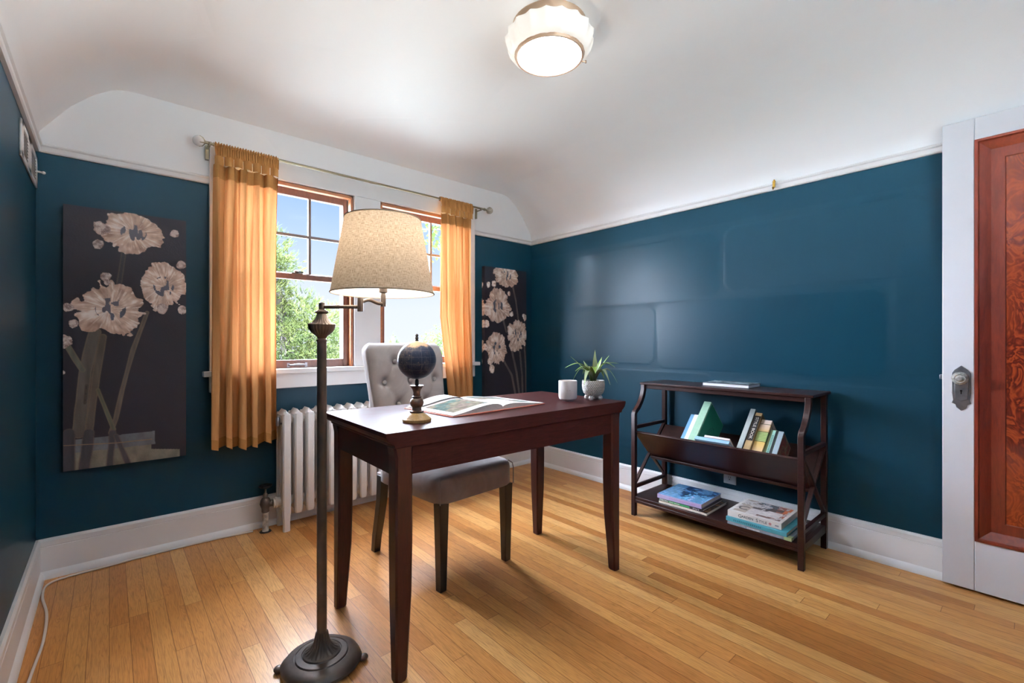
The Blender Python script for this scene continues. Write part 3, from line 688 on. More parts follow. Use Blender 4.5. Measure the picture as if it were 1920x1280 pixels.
def canvas_img(nu, nv, which):
    U, V = np.meshgrid(np.linspace(0, CW, nu + 1), np.linspace(0, CH, nv + 1))
    img = np.zeros((nv + 1, nu + 1, 3)); n = fbm(U * 9, V * 9, 5, 4)[..., None]
    img[:] = np.array([36, 31, 41]) * (0.85 + 0.3 * n)
    def P(x, y):
        if which == 0:
            u = (x - 52 + (y - 30) * 0.014) / 546; top = 30 + u * 75; bot = 1238 - u * 68
        else:
            u = (x - 155) / 300; top = 270 + u * 40; bot = 1366 - u * 40
        return (u * CW, (y - top) / (bot - top) * CH)
    if which == 0:
        g = (88, 82, 76)
        stroke(img, U, V, [P(300, 250), P(278, 390)], 0.022, (52, 48, 54), 1)
        stroke(img, U, V, [P(172, 610), P(130, 790), P(100, 1065)], 0.046, g, 2); stroke(img, U, V, [P(205, 630), P(172, 820), P(140, 1065)], 0.030, (84, 76, 68), 3)
        stroke(img, U, V, [P(402, 520), P(335, 690), P(285, 870), P(255, 1000), P(232, 1065)], 0.020, (92, 82, 74), 4)
        stroke(img, U, V, [P(45, 640), P(85, 720), P(118, 780)], 0.024, (96, 96, 84), 5); stroke(img, U, V, [P(180, 870), P(212, 960), P(245, 1050)], 0.018, (86, 88, 72), 6)
        stroke(img, U, V, [P(134, 850), P(126, 930)], 0.012, (34, 30, 38), 7)
        flower(img, U, V, *P(345, 160), 0.125, 0.105, 21); flower(img, U, V, *P(482, 402), 0.105, 0.128, 33); flower(img, U, V, *P(240, 505), 0.140, 0.135, 47)
        for (x, y, r) in ((50, 650, 0.028), (85, 570, 0.018), (220, 358, 0.022), (225, 385, 0.014), (60, 500, 0.02), (190, 210, 0.022), (205, 140, 0.03), (540, 160, 0.022), (478, 505, 0.022), (570, 510, 0.018), (572, 305, 0.02), (40, 790, 0.012)):
            flower(img, U, V, *P(x, y), r, r * 1.1, int(x * 7 + y), ((206, 190, 184), (150, 128, 122), (110, 92, 92)), True)
        # vase
        px, py = P(36, 1062)[0], P(36, 1062)[1]; wob = 0.006 * (fbm(U * 18, V * 18, 71, 2) - 0.5)
        rim = (V > P(430, 1060)[1] + wob) & (V < P(430, 1118)[1] + wob) & (U < P(432, 1090)[0] + wob)
        body = (V >= P(420, 1118)[1] + wob) & (U < P(412, 1130)[0] + wob + np.clip((V - P(412, 1140)[1]) * 6, 0, 0.115))
        tone = (0.8 + 0.4 * fbm(U * 40, V * 25, 77, 4))[..., None]
        img[:] = np.where(rim[..., None], np.array([98, 102, 108]) * tone, img); img[:] = np.where(body[..., None], np.array([116, 112, 100]) * tone, img)
        for pts, w in (([P(140, 1065), P(120, 1225)], 0.045), ([P(240, 1065), P(225, 1215)], 0.032), ([P(255, 1080), P(305, 1205)], 0.026), ([P(60, 1065), P(55, 1235)], 0.05)):
            stroke(img, U, V, pts, w, (66, 62, 68), 9, 0.006)
        stroke(img, U, V, [P(40, 1120), P(250, 1112), P(415, 1096)], 0.006, (140, 116, 90), 10)
    else:
        g = (92, 84, 84)
        for pts, w in (([P(350, 410), P(375, 520), P(392, 650)], 0.018), ([P(280, 650), P(305, 745)], 0.018), ([P(290, 960), P(345, 1060), P(372, 1200), P(380, 1330)], 0.02), ([P(345, 880), P(380, 1040), P(402, 1200), P(410, 1330)], 0.022), ([P(405, 890), P(422, 1060), P(430, 1330)], 0.02), ([P(440, 850), P(452, 1030), P(455, 1330)], 0.018)):
            stroke(img, U, V, pts, w, g, 3)
        for (x, y, rx, ry, s) in ((303, 338, 0.150, 0.105, 61), (245, 560, 0.135, 0.150, 73), (385, 770, 0.130, 0.150, 85), (235, 865, 0.118, 0.135, 97)):
            flower(img, U, V, *P(x, y), rx, ry, s)
        for (x, y, r) in ((180, 405, 0.02), (215, 400, 0.025), (325, 470, 0.015), (342, 615, 0.02), (205, 1010, 0.03), (190, 960, 0.025), (440, 640, 0.025), (165, 690, 0.03), (160, 860, 0.025), (170, 590, 0.04)):
            flower(img, U, V, *P(x, y), r, r * 1.2, int(x * 3 + y), blob=True)
    return img
paint_m = vcmat('painted_canvas', 0.55, 0.35, 160)
def painting(which, xl, zb, label, nu, nv):
    p = thing('canvas_painting', label, 'painting', (xl + CW / 2, YB - CT / 2, zb), group='floral canvases on the back wall')
    img = nlin(canvas_img(nu, nv, which)); yf = YB - CT - 0.004
    m = MB(); vs = []; cols = []
    for j in range(nv + 1):
        for i in range(nu + 1):
            vs.append((xl + CW * i / nu, yf, zb + CH * (1 - j / nv)))
    cols.append(img.reshape(-1, 3))
    fs = [(j * (nu + 1) + i, (j + 1) * (nu + 1) + i, (j + 1) * (nu + 1) + i + 1, j * (nu + 1) + i + 1) for j in range(nv) for i in range(nu)]
    o = len(vs); K = 10; ext = CT
    for side in (0, 1):       # gallery-wrapped sides repeat the picture's edge
        for k in range(K + 1):
            src = int(round(ext * k / K / CW * nu)); col = img[:, src if side == 0 else nu - src]
            for j in range(nv + 1): vs.append((xl if side == 0 else xl + CW, yf + ext * k / K, zb + CH * (1 - j / nv)))
            cols.append(col)
        b = o + side * (K + 1) * (nv + 1)
        for k in range(K):
            for j in range(nv):
                q = (b + k * (nv + 1) + j, b + (k + 1) * (nv + 1) + j, b + (k + 1) * (nv + 1) + j + 1, b + k * (nv + 1) + j + 1)
                fs.append(q if side == 0 else tuple(reversed(q)))
    m.add(vs, fs); cc = np.vstack(cols); m.build('painted_canvas', paint_m, p, cols=cc, flat=True)
    m = MB(); dk = mat('canvas_edge', (34, 30, 38), 0.7); y2 = yf + ext
    m.box(xl + 0.001, xl + CW - 0.001, yf + 0.001, y2, zb, zb + 0.002); m.box(xl + 0.001, xl + CW - 0.001, yf + 0.001, y2, zb + CH - 0.002, zb + CH); m.box(xl + 0.002, xl + CW - 0.002, y2 - 0.004, y2 + 0.003, zb + 0.002, zb + CH - 0.002)
    m.build('stretcher_frame', dk, p)
painting(0, -0.157, 0.472, 'tall dark canvas of white flowers in a vase, left of the window', 230, 600)
painting(1, 2.248, 0.452, 'tall dark canvas of white flowers in the right corner behind the desk', 120, 320)

# ------------------------------------------------------------------ radiator
rd = thing('radiator', 'white cast-iron column radiator under the window', 'radiator', (1.35, 2.82, 0))
def section(name, x, legs):
    m = MB(); hw = 0.0215
    ysz = [2.757 + k * 0.040 for k in range(4)]
    for i, y in enumerate(ysz):
        w = hw if i in (0, 3) else hw * 0.85
        oct_ = [(-w, -0.007), (-w + 0.007, -0.014), (w - 0.007, -0.014), (w, -0.007), (w, 0.007), (w - 0.007, 0.014), (-w + 0.007, 0.014), (-w, 0.007)]
        zb_ = 0.092 if i in (0, 3) else 0.105
        zs = [(zb_, 0.7), (zb_ + 0.015, 1), (0.645, 1), (0.655, 0.85)]
        if legs and i in (0, 3): zs = [(0.0, 0.82), (0.004, 0.86), (0.05, 0.8), (0.10, 1), (0.645, 1), (0.655, 0.85)]
        m.loft([[(x + a * s, y + b * s, z) for a, b in oct_] for z, s in zs])
    # roof ridge over the columns and the two hubs
    prof = [(-0.022, 0.628), (-0.0235, 0.648), (0, 0.677), (0.0235, 0.648), (0.022, 0.628)]
    rings = []
    for y, s in ((2.744, 0.0), (2.752, 0.72), (2.775, 0.98), (2.86, 0.98), (2.882, 0.72), (2.890, 0.0)):
        rings.append([(x + a * max(s, 0.45), y, 0.628 + (z - 0.628) * max(s, 0.3)) for a, z in prof])
    m.loft(rings)
    for z in (0.155, 0.615): m.tube([(x - 0.032, 2.817, z), (x + 0.032, 2.817, z)], 0.026, 14)
    for z in (0.13, 0.61): m.box(x - 0.016, x + 0.016, 2.757, 2.877, z - 0.02, z + 0.025)
    return m.build(name, rad_paint, rd, angle=30)
NS = 18; PX = 0.0635; first = None; mid = None
for k in range(NS):
    x = 0.744 + k * PX
    if k in (0, NS - 1): s = section('section', x, True)
    elif mid is None: mid = section('section', x, False); xm = x
    else:
        c = mid.copy(); COL.objects.link(c); c.parent = rd; c.location = (x - xm, 0, 0)
m = MB(); m.tube([(0.72, 2.817, 0.155), (0.69, 2.817, 0.155)], 0.024, 16); m.tube([(0.71, 2.817, 0.155), (0.70, 2.817, 0.155)], 0.03, 16); m.build('bushing', rad_paint, rd)
vv = MB(); vx, vy = 0.655, 2.832
vv.lathe([(0.013, 0.105), (0.020, 0.112), (0.020, 0.13), (0.024, 0.14), (0.029, 0.155), (0.025, 0.175), (0.019, 0.186), (0.012, 0.19), (0.013, 0.205), (0.008, 0.214), (0.005, 0.218), (0.005, 0.245)], (vx, vy, 0), 20)
vv.tube([(vx, vy, 0.155), (0.675, 2.825, 0.155), (0.69, 2.82, 0.155)], [0.02, 0.018, 0.017], 14)
vl = vv.build('valve', mat('tarnished_brass', (108, 96, 88), 0.5, 0.5, vary=0.2, vscale=30), rd)
MB().lathe([(0.006, 0.238), (0.026, 0.246), (0.034, 0.252), (0.034, 0.258), (0.024, 0.262), (0.008, 0.259)], (vx, vy, 0), 24, lambda a, k: 1 + 0.05 * math.cos(6 * a)).build('handwheel', black_iron, vl)
MB().lathe([(0.019, 0.0), (0.016, 0.006), (0.0155, 0.108)], (vx, vy, 0), 18).build('supply_pipe', mat('chipped_paint_pipe', (206, 198, 186), 0.5, vary=0.35, vscale=40), rd)
MB().lathe([(0.030, 0.0), (0.028, 0.003), (0.017, 0.004)], (vx, vy, 0.0), 24).build('floor_plate', black_iron, rd)
MB().tube([(0.735, 2.79, 0.60), (0.712, 2.785, 0.60)], 0.006, 10).lathe([(0.010, 0.59), (0.011, 0.60), (0.011, 0.63), (0.006, 0.64)], (0.706, 2.784, 0), 14).build('air_valve', nickel, rd)

# ------------------------------------------------------------------ desk
dk = thing('writing_desk', 'dark mahogany writing desk with four square legs', 'desk', (1.232, 1.565, 0), R(-1.2))
hx, hy, HT = 0.598, 0.285, 0.78
prof = [(-hx, HT), (-hx, HT - 0.014), (-hx + 0.003, HT - 0.016), (-hx + 0.006, HT - 0.024), (-hx + 0.017, HT - 0.034), (-hx + 0.027, HT - 0.038), (-hx + 0.029, HT - 0.046), (-hx + 0.033, HT - 0.050)]
poly = prof + [(-x, z) for x, z in reversed(prof)]
m = MB(); m.prism(poly, 'y', -hy, hy); m.build('desk_top', mahog, dk, local=True, angle=30, bevel=0.0015)
lx, ly, lw = hx - 0.036 - 0.029, hy - 0.006 - 0.029, 0.058
m = MB(); az0, az1 = 0.640, HT - 0.049
m.box(-lx, lx, -hy + 0.012, -hy + 0.030, az0, az1); m.build('apron', mahog, dk, local=True)
m = MB().box(-lx, lx, hy - 0.030, hy - 0.012, az0, az1); m.build('apron', mahog, dk, local=True)
for s in (-1, 1):
    MB().box(s * (hx - 0.048) - 0.009, s * (hx - 0.048) + 0.009, -ly, ly, az0, az1).build('end_apron', mahog_leg, dk, local=True)
for sx in (-1, 1):
    for sy in (-1, 1):
        m = MB(); rings = []
        for z, w, fl in ((0, 0.036, 0), (0.006, 0.040, 0), (0.10, 0.045, 0), (0.26, 0.055, 0), (0.42, lw, 0), (HT - 0.082, lw, 0), (HT - 0.075, lw, 0.001), (HT - 0.050, lw, 0.006)):
            # outer faces stay plumb, inner faces taper
            ox, oy = sx * (lx + lw / 2), sy * (ly + lw / 2); ix, iy = ox - sx * w, oy - sy * w
            ox += sx * fl; c = 0.006
            xs_, ys_ = sorted((ox, ix)), sorted((oy, iy))
            rings.append([(xs_[0] + c, ys_[0], z), (xs_[1] - c, ys_[0], z), (xs_[1], ys_[0] + c, z), (xs_[1], ys_[1] - c, z), (xs_[1] - c, ys_[1], z), (xs_[0] + c, ys_[1], z), (xs_[0], ys_[1] - c, z), (xs_[0], ys_[0] + c, z)])
        m.loft(rings).build('leg', mahog_leg, dk, local=True, angle=25)
Mdesk = PM[dk.name]

# ------------------------------------------------------------------ chair
ch = thing('dining_chair', 'tufted grey velvet chair with dark wooden legs, pushed under the desk', 'chair', (1.236, 1.92, 0), R(4.5))
# local frame: -y is the front of the seat
def seat_pt(a, z, k):
    return None
rings = []
def rr_ring(hx_, hy_, z, p=5, n=72, cy_=0):
    out = []
    for j in range(n):
        a = 2 * PI * j / n; c, s = math.cos(a), math.sin(a)
        r = (abs(c / hx_) ** p + abs(s / hy_) ** p) ** (-1 / p); out.append((r * c, r * s + cy_, z))
    return out
for z, k in ((0.372, 0.985), (0.376, 1.0), (0.45, 1.0), (0.468, 0.995), (0.480, 0.975), (0.488, 0.93), (0.493, 0.84), (0.496, 0.6), (0.498, 0.3)):
    rings.append(rr_ring(0.226 * k, 0.262 * k, z, 9, cy_=-0.01))
MB().loft(rings).build('seat', velvet_seat, ch, local=True, angle=60)
# piping along the front corners of the seat
for sx in (-1, 1):
  m = MB(); m.tube([(sx * 0.2195, -0.2665, 0.374), (sx * 0.2195, -0.2665, 0.45), (sx * 0.217, -0.262, 0.472), (sx * 0.205, -0.245, 0.484)], 0.0025, 6)
  m.build('seam', velvet_seat, ch, local=True)
buttons = []
for row, (z, xs_) in enumerate(((0.955, (-0.085, 0.085)), (0.85, (-0.155, 0.0, 0.155)), (0.735, (-0.085, 0.085)), (0.63, (-0.155, 0.0, 0.155)))):
    for x in xs_: buttons.append((x, z))
def back_ctr(z):      # recline, then a gentle roll backward at the top
    t = (z - 0.40) / 0.65; y = 0.225 + 0.11 * t
    if z > 0.95: y += 0.9 * (z - 0.95) ** 2 * 3.2
    return y
def hw_back(z): return 0.200 + 0.036 * min(1, max(0, (z - 0.42) / 0.56)) ** 1.2
rings = []; NB = 140
for k in range(70):
    z = 0.40 + (1.052 - 0.40) * k / 69; hwv = hw_back(z); th = 0.034
    e = max(0, (z - 1.018) / 0.034); sh = math.sqrt(max(0.02, 1 - min(e, 0.98) ** 2)); eb = max(0, (0.42 - z) / 0.02)
    rl = max(0.0, (z - 0.985) / 0.067)
    hwv2 = hwv - 0.034 * rl ** 3
    ring = []
    for j in range(NB):
        a = 2 * PI * j / NB - PI / 2; c, s = math.cos(a), math.sin(a); p = 7
        r = (abs(c) ** p + abs(s) ** p) ** (-1 / p); ux, uy = r * c, r * s
        x = ux * hwv2; y = back_ctr(z) + uy * th * sh
        # wings: side edges scroll backward slightly
        y += 0.022 * max(0, (abs(x) / hwv - 0.84) / 0.16) ** 2
        if uy < -0.5:
            d = 0
            for bx, bz in buttons:
                q = math.hypot(x - bx, z - bz); d += 0.024 * math.exp(-(q / 0.026) ** 2) + 0.014 * math.exp(-(q / 0.055) ** 2)
            for i, (bx, bz) in enumerate(buttons):
                for (cx2, cz2) in buttons[i + 1:]:
                    if 0.09 < math.hypot(bx - cx2, bz - cz2) < 0.15 and bz != cz2:
                        t = max(0, min(1, ((x - bx) * (cx2 - bx) + (z - bz) * (cz2 - bz)) / ((cx2 - bx) ** 2 + (cz2 - bz) ** 2)))
                        q = math.hypot(x - bx - t * (cx2 - bx), z - bz - t * (cz2 - bz)); d += 0.0065 * math.exp(-(q / 0.009) ** 2)
            y += d - 0.008 * max(0, 1 - (abs(x) / hwv) ** 4)
        ring.append((x, y, z))
    rings.append(ring)
bk = MB().loft(rings).build('backrest', velvet_m, ch, local=True, angle=80)
for bx, bz in buttons:
    y = back_ctr(bz) - 0.034 + 0.024
    MB().sphere((bx, y - 0.004, bz), 0.012, 14, 8, (1, 0.6, 1)).build('button', velvet_m, bk, local=True)
MB().box(-0.215, 0.215, 0.20, 0.262, 0.372, 0.41).build('back_rail', velvet_seat, ch, local=True, bevel=0.006)
for sx in (-1, 1):
    m = MB(); m.loft([[(sx * 0.194 + a * w, -0.240 + b * w, z) for a, b in ((-1, -1), (1, -1), (1, 1), (-1, 1))] for z, w in ((0.0, 0.0165), (0.012, 0.0168), (0.374, 0.0235))])
    lg = m.build('leg', chair_leg_m, ch, local=True, bevel=0.002)
    MB().lathe([(0.010, -0.0), (0.011, 0.004)], (sx * 0.194, -0.240, -0.0), 12).build('glide', black_iron, lg, local=True)
    m = MB(); rg = []
    for z, yo in ((0.0, 0.30), (0.08, 0.288), (0.18, 0.262), (0.28, 0.240), (0.40, 0.228)):
        w = 0.017 + 0.005 * z / 0.4; rg.append([(sx * 0.198 + a * w, yo + b * w, z) for a, b in ((-1, -1), (1, -1), (1, 1), (-1, 1))])
    m.loft(rg); m.build('leg', chair_leg_m, ch, local=True, bevel=0.002)

# ------------------------------------------------------------------ globe
gx, gy, gz = 0.812, 1.432, HT
gb = thing('desk_globe', 'small dark globe on a turned wooden stand', 'globe', (gx, gy, gz))
MB().lathe([(0.049, 0.0), (0.050, 0.004), (0.050, 0.010), (0.045, 0.013), (0.040, 0.018), (0.028, 0.027), (0.024, 0.030), (0.024, 0.033)], (gx, gy, gz), 36).build('stand_base', tan_wood, gb)
MB().lathe([(0.024, 0.031), (0.0245, 0.037), (0.017, 0.039), (0.016, 0.050), (0.022, 0.056), (0.0245, 0.066), (0.021, 0.077), (0.0145, 0.082), (0.0165, 0.084), (0.0165, 0.087), (0.0125, 0.090), (0.0125, 0.102), (0.0155, 0.112), (0.022, 0.121), (0.0235, 0.123), (0.0235, 0.126), (0.006, 0.126)], (gx, gy, gz), 36).build('stand_column', turned_wood, gb)
MB().lathe([(0.0065, 0.125), (0.0065, 0.143), (0.004, 0.150), (0.002, 0.152), (0.002, 0.278), (0.0062, 0.280), (0.0062, 0.284), (0.0042, 0.287), (0.0062, 0.292), (0.0042, 0.297), (0.0058, 0.302), (0.0025, 0.307)], (gx, gy, gz), 16).build('axis_pin', black_iron, gb)
def globe_mat():
    t = NT('dark_globe_map'); v = t.coords()
    tc = t.n('ShaderNodeTexCoord'); sp = t.n('ShaderNodeSeparateXYZ'); t.l(tc.outputs['Object'], sp.inputs[0])
    z = t.math('SUBTRACT', sp.outputs[2], 0.215)
    n = t.noise(v, 18, 4, 0.6); land = t.ramp(n, [(0.52, (0, 0, 0)), (0.56, (1, 1, 1))])
    top = t.ramp(t.math('ADD', t.math('MULTIPLY', z, 8), t.math('MULTIPLY', n, 0.8)), [(0.80, (0, 0, 0)), (0.9, (1, 1, 1))])
    c = t.mix(land, lin((34, 43, 64)), lin((54, 57, 68)))
    speck = t.ramp(t.noise(v, 160, 3, 0.7), [(0.60, (0, 0, 0)), (0.70, (1, 1, 1))])
    c = t.mix(t.math('MULTIPLY', t.math('MULTIPLY', speck, land), 0.7), c, lin((156, 134, 108)))
    c = t.mix(t.math('MULTIPLY', top, 0.8), c, lin((190, 156, 124)))
    ang = t.math('ARCTAN2', sp.outputs[1], sp.outputs[0])
    def line(x, k, wdt):
        f = t.math('FRACT', t.math('MULTIPLY', x, k)); d = t.math('ABSOLUTE', t.math('SUBTRACT', f, 0.5)); return t.math('LESS_THAN', d, wdt)
    lat = t.math('ARCSINE', t.math('DIVIDE', z, 0.0675))
    g = t.math('MAXIMUM', line(ang, 12 / (2 * PI), 0.018), line(lat, 9 / PI, 0.022))
    sw = t.ramp(t.math('FRACT', t.math('MULTIPLY', t.noise(v, 24, 2, 0.5, 1), 7)), [(0.0, (1, 1, 1)), (0.05, (0, 0, 0))])
    g = t.math('MAXIMUM', t.math('MULTIPLY', g, 0.22), t.math('MULTIPLY', sw, 0.3))
    c = t.mix(g, c, lin((150, 142, 134)))
    return t.done(t.bsdf(c, 0.4, 0, None, 0.2))
MB().sphere((gx, gy, gz + 0.215), 0.067, 48, 28).build('globe_ball', globe_mat(), gb, angle=180)

# ------------------------------------------------------------------ candle jar and potted plant
cxx, cyy = 1.625, 1.452
cj = thing('candle_jar', 'plain white ceramic candle jar beside the potted plant', 'candle', (cxx, cyy, HT))
MB().lathe([(0.026, 0.0), (0.028, 0.004), (0.034, 0.006), (0.041, 0.012), (0.0435, 0.022), (0.0435, 0.094), (0.0425, 0.096), (0.0405, 0.094), (0.0405, 0.060)], (cxx, cyy, HT), 40, cap=False).build('jar', mat('white_ceramic', (228, 220, 218), 0.3, vary=0.01), cj)
MB().lathe([(0.002, 0.020), (0.040, 0.020), (0.0404, 0.078), (0.002, 0.080)], (cxx, cyy, HT), 32).build('wax', mat('peach_wax', (224, 190, 168), 0.5, vary=0.02), cj)
m = MB(Matrix.Translation((cxx, cyy, HT)) @ Matrix.Rotation(R(-134), 4, 'Z'))
m.box(0.0432, 0.0438, -0.010, 0.000, 0.052, 0.0535); m.box(0.0432, 0.0438, 0.003, 0.009, 0.052, 0.0545); m.build('print', mat('beige_print', (196, 176, 166), 0.6), cj)

px_, py_ = 1.752, 1.402
pp = thing('potted_plant', 'green spiky plant in a white textured pot with little feet', 'plant', (px_, py_, HT))
def pot_mat():
    t = NT('textured_white_pot'); tc = t.n('ShaderNodeTexCoord'); sp = t.n('ShaderNodeSeparateXYZ'); t.l(tc.outputs['Object'], sp.inputs[0])
    ang = t.math('ARCTAN2', sp.outputs[1], sp.outputs[0])
    row = t.math('FLOOR', t.math('MULTIPLY', sp.outputs[2], 150))
    a = t.math('SINE', t.math('ADD', t.math('MULTIPLY', ang, 34), t.math('MULTIPLY', row, PI))); b = t.math('SINE', t.math('MULTIPLY', sp.outputs[2], 150 * 2 * PI))
    h = t.math('MULTIPLY', t.math('ADD', a, b), 0.5)
    c = t.mix(t.math('ADD', t.math('MULTIPLY', h, 0.5), 0.5), lin((150, 140, 132)), lin((236, 232, 226)))
    return t.done(t.bsdf(c, 0.5, 0, t.bump(h, 0.8, 0.003), 0.4))
MB().lathe([(0.020, 0.018), (0.036, 0.022), (0.047, 0.034), (0.053, 0.052), (0.0545, 0.070), (0.0535, 0.088), (0.052, 0.094), (0.050, 0.094), (0.049, 0.085), (0.048, 0.080)], (px_, py_, HT), 48, cap=False).build('pot', pot_mat(), pp)
for k in range(4):
    a = R(20) + PI / 2 * k; m = MB().sphere((px_ + 0.033 * math.cos(a), py_ + 0.033 * math.sin(a), HT + 0.012), 0.0125, 16, 10, (1, 1, 0.96)); m.build('foot', mat('white_ceramic_matte', (222, 216, 210), 0.45, vary=0.02), pp)
MB().lathe([(0.002, 0.015), (0.02, 0.02), (0.046, 0.04), (0.049, 0.082), (0.002, 0.086)], (px_, py_, HT), 32).build('soil', mat('dark_soil', (52, 42, 36), 0.95, vary=0.3, vscale=60, bump=0.6), pp)
def leafm():
    t = NT('variegated_leaf'); a = t.n('ShaderNodeAttribute', attribute_name='Col')
    d = t.bsdf(a.outputs['Color'], 0.35, 0, None, 0.5); tl = t.n('ShaderNodeBsdfTranslucent'); t.l(a.outputs['Color'], tl.inputs[0])
    mx = t.n('ShaderNodeMixShader'); mx.inputs[0].default_value = 0.25; t.l(d.outputs[0], mx.inputs[1]); t.l(tl.outputs[0], mx.inputs[2]); return t.done(mx)
leaf_m = leafm()
rgt = Vector((0.751, -0.66, 0)); fwd = Vector((0.66, 0.751, 0))
def leaf(sx, depth, top, drop, wd, green):
    """sx sideways reach, depth reach toward/away, top = apex height, drop = how far the tip hangs below the apex"""
    base = Vector((px_, py_, HT + 0.085)) + rgt * (0.006 * (1 if sx > 0 else -1)) + fwd * depth * 0.05
    N = 16; vs = []; cols = []
    dr_ = (rgt * sx + fwd * depth); L = dr_.length; dn = dr_.normalized() if L > 1e-4 else fwd
    side = Vector((-dn.y, dn.x, 0))
    for i in range(N + 1):
        t = i / N
        if drop > 0:
            ta = 0.62; z = top * (1 - (1 - t / ta) ** 2) if t < ta else top - drop * ((t - ta) / (1 - ta)) ** 1.6
        else: z = top * (t ** 0.9)
        wd_ = wd * 1.2; dr2 = dr_ * 1.06; p = base + dr2 * (t ** 1.25) + Vector((0, 0, z))
        w = wd_ * 1.1 * (0.55 + 0.6 * math.sin(PI * min(1, t * 0.95 + 0.1))) * (1 - t ** 5)
        for q, cup in ((-1, 0.25), (-0.45, 0.04), (0, 0), (0.45, 0.04), (1, 0.25)):
            vs.append(tuple(p + side * (w * q) + Vector((0, 0, w * cup))))
            edge = abs(q) > 0.8
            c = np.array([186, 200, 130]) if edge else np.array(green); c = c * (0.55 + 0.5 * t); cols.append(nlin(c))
    fs = [(i * 5 + j, i * 5 + j + 1, (i + 1) * 5 + j + 1, (i + 1) * 5 + j) for i in range(N) for j in range(4)]
    o = len(vs); vs += [(a, b, c - 0.0008) for a, b, c in vs]; cols += cols
    fs += [tuple(reversed([k + o for k in f])) for f in fs]
    MB().add(vs, fs).build('leaf', leaf_m, pp, cols=np.array(cols), angle=60)
LG = (140, 184, 62); LW = (200, 216, 172); LD = (72, 112, 56)
for a in ((-0.098, 0.02, 0.125, 0, 0.007, LG), (-0.128, -0.02, 0.090, 0.022, 0.008, LG), (-0.085, -0.05, 0.075, 0.020, 0.007, LG), (-0.088, 0.03, 0.062, 0.070, 0.008, LG), (-0.048, -0.06, 0.056, 0.075, 0.010, LW),
          (-0.045, -0.03, 0.105, 0, 0.010, LW), (0.004, 0.01, 0.155, 0, 0.007, LW), (0.068, 0.0, 0.130, 0, 0.009, LG), (0.040, 0.03, 0.120, 0, 0.008, LG), (0.088, -0.03, 0.092, 0.02, 0.009, LG), (0.118, 0.03, 0.092, 0.004, 0.007, LG),
          (0.058, -0.06, 0.062, 0.07, 0.011, LW), (0.105, 0.0, 0.062, 0.07, 0.008, LD), (0.06, 0.07, 0.058, 0.05, 0.009, LD), (-0.03, 0.08, 0.07, 0.04, 0.009, LD), (0.0, -0.085, 0.075, 0.03, 0.010, LG), (0.02, 0.06, 0.11, 0, 0.008, LD)):
    leaf(*a)

# ------------------------------------------------------------------ books
PAGES = mat('book_pages', (222, 214, 204), 0.9, spec=0.05, vary=0.06, vscale=200, stretch=(1, 1, 1))
def book(label, Mx, w, h, t, cover, pages=PAGES, board=0.0025, group=None, spine=None, name='book'):
    """local frame of Mx: x through the thickness, y spine -> fore edge, z along the height"""
    o = thing(name, label, 'book', group=group)
    o.matrix_world = Mx; PM[o.name] = Mx
    m = MB(); m.box(0, t, 0, board, 0, h); m.box(0, board, board, w, 0, h); m.box(t - board, t, board, w, 0, h)
    m.build('cover', cover, o, local=True, bevel=0.0008)
    MB().box(board, t - board, board, w - 0.004, 0.003, h - 0.003).build('pages', pages, o, local=True)
    return o
def frame(origin, x, y):
    x = Vector(x).normalized(); y = Vector(y).normalized(); z = x.cross(y)
    return Matrix(((x.x, y.x, z.x, origin[0]), (x.y, y.y, z.y, origin[1]), (x.z, y.z, z.z, origin[2]), (0, 0, 0, 1)))
def lettering(o, body, size, M, rgb, name='lettering', sc=(1, 1)):
    vs, fs = text_mesh(body, size, sc); return MB(M).add(vs, fs).build(name, mat('ink_%d_%d_%d' % rgb, rgb, 0.6, vary=0.0), o, local=True, flat=True)

# ------------------------------------------------------------------ bookcase
bc = thing('bookcase', 'low dark wood bookcase with V-shaped book trough and X-braced ends', 'bookcase', (2.6, 1.16, 0))
TZ = 0.805; BY0, BY1 = 0.700, 1.628; PW = 0.026
MB().box(2.500, 2.782, BY0 - 0.012, BY1 + 0.006, TZ - 0.014, TZ).build('top_shelf', espresso, bc, bevel=0.003)
m = MB(); m.box(2.514, 2.528, BY0 + PW, BY1 - PW, TZ - 0.038, TZ - 0.014); m.box(2.75, 2.764, BY0 + PW, BY1 - PW, TZ - 0.038, TZ - 0.014); m.build('top_rail', espresso, bc, bevel=0.002)
for y in (BY0 + PW / 2, BY1 - PW / 2):
    m = MB(); rings = []
    path = [(2.412, 0.0), (2.412, 0.30), (2.412, 0.618), (2.420, 0.632), (2.452, 0.655), (2.482, 0.69), (2.502, 0.725), (2.513, 0.76), (2.516, TZ - 0.014)]
    for i, (x, z) in enumerate(path):
        a = path[max(i - 1, 0)]; b = path[min(i + 1, len(path) - 1)]; d = Vector((b[0] - a[0], 0, b[1] - a[1])).normalized(); nrm = Vector((d.z, 0, -d.x))
        hw = 0.013
        rings.append([tuple(Vector((x, y, z)) + nrm * hw * q + Vector((0, PW / 2 * r_, 0))) for q, r_ in ((-1, -1), (1, -1), (1, 1), (-1, 1))])
    m.loft(rings).build('front_post', espresso, bc, bevel=0.002)
    MB().box(2.748, 2.774, y - PW / 2, y + PW / 2, 0, TZ - 0.014).build('back_post', espresso, bc, bevel=0.002)
    for z in (0.526, 0.164): MB().box(2.424, 2.75, y - 0.009, y + 0.009, z, z + 0.020).build('side_rail', espresso, bc, bevel=0.002)
    m = MB(); m.bar((2.418, y, 0.520), (2.756, y, 0.188), 0.012, 0.020, (0, 1, 0)); m.build('cross_brace', espresso, bc, bevel=0.0015)
    m = MB(); m.bar((2.418, y + 0.002, 0.188), (2.756, y + 0.002, 0.520), 0.012, 0.020, (0, 1, 0)); m.build('cross_brace', espresso, bc, bevel=0.0015)
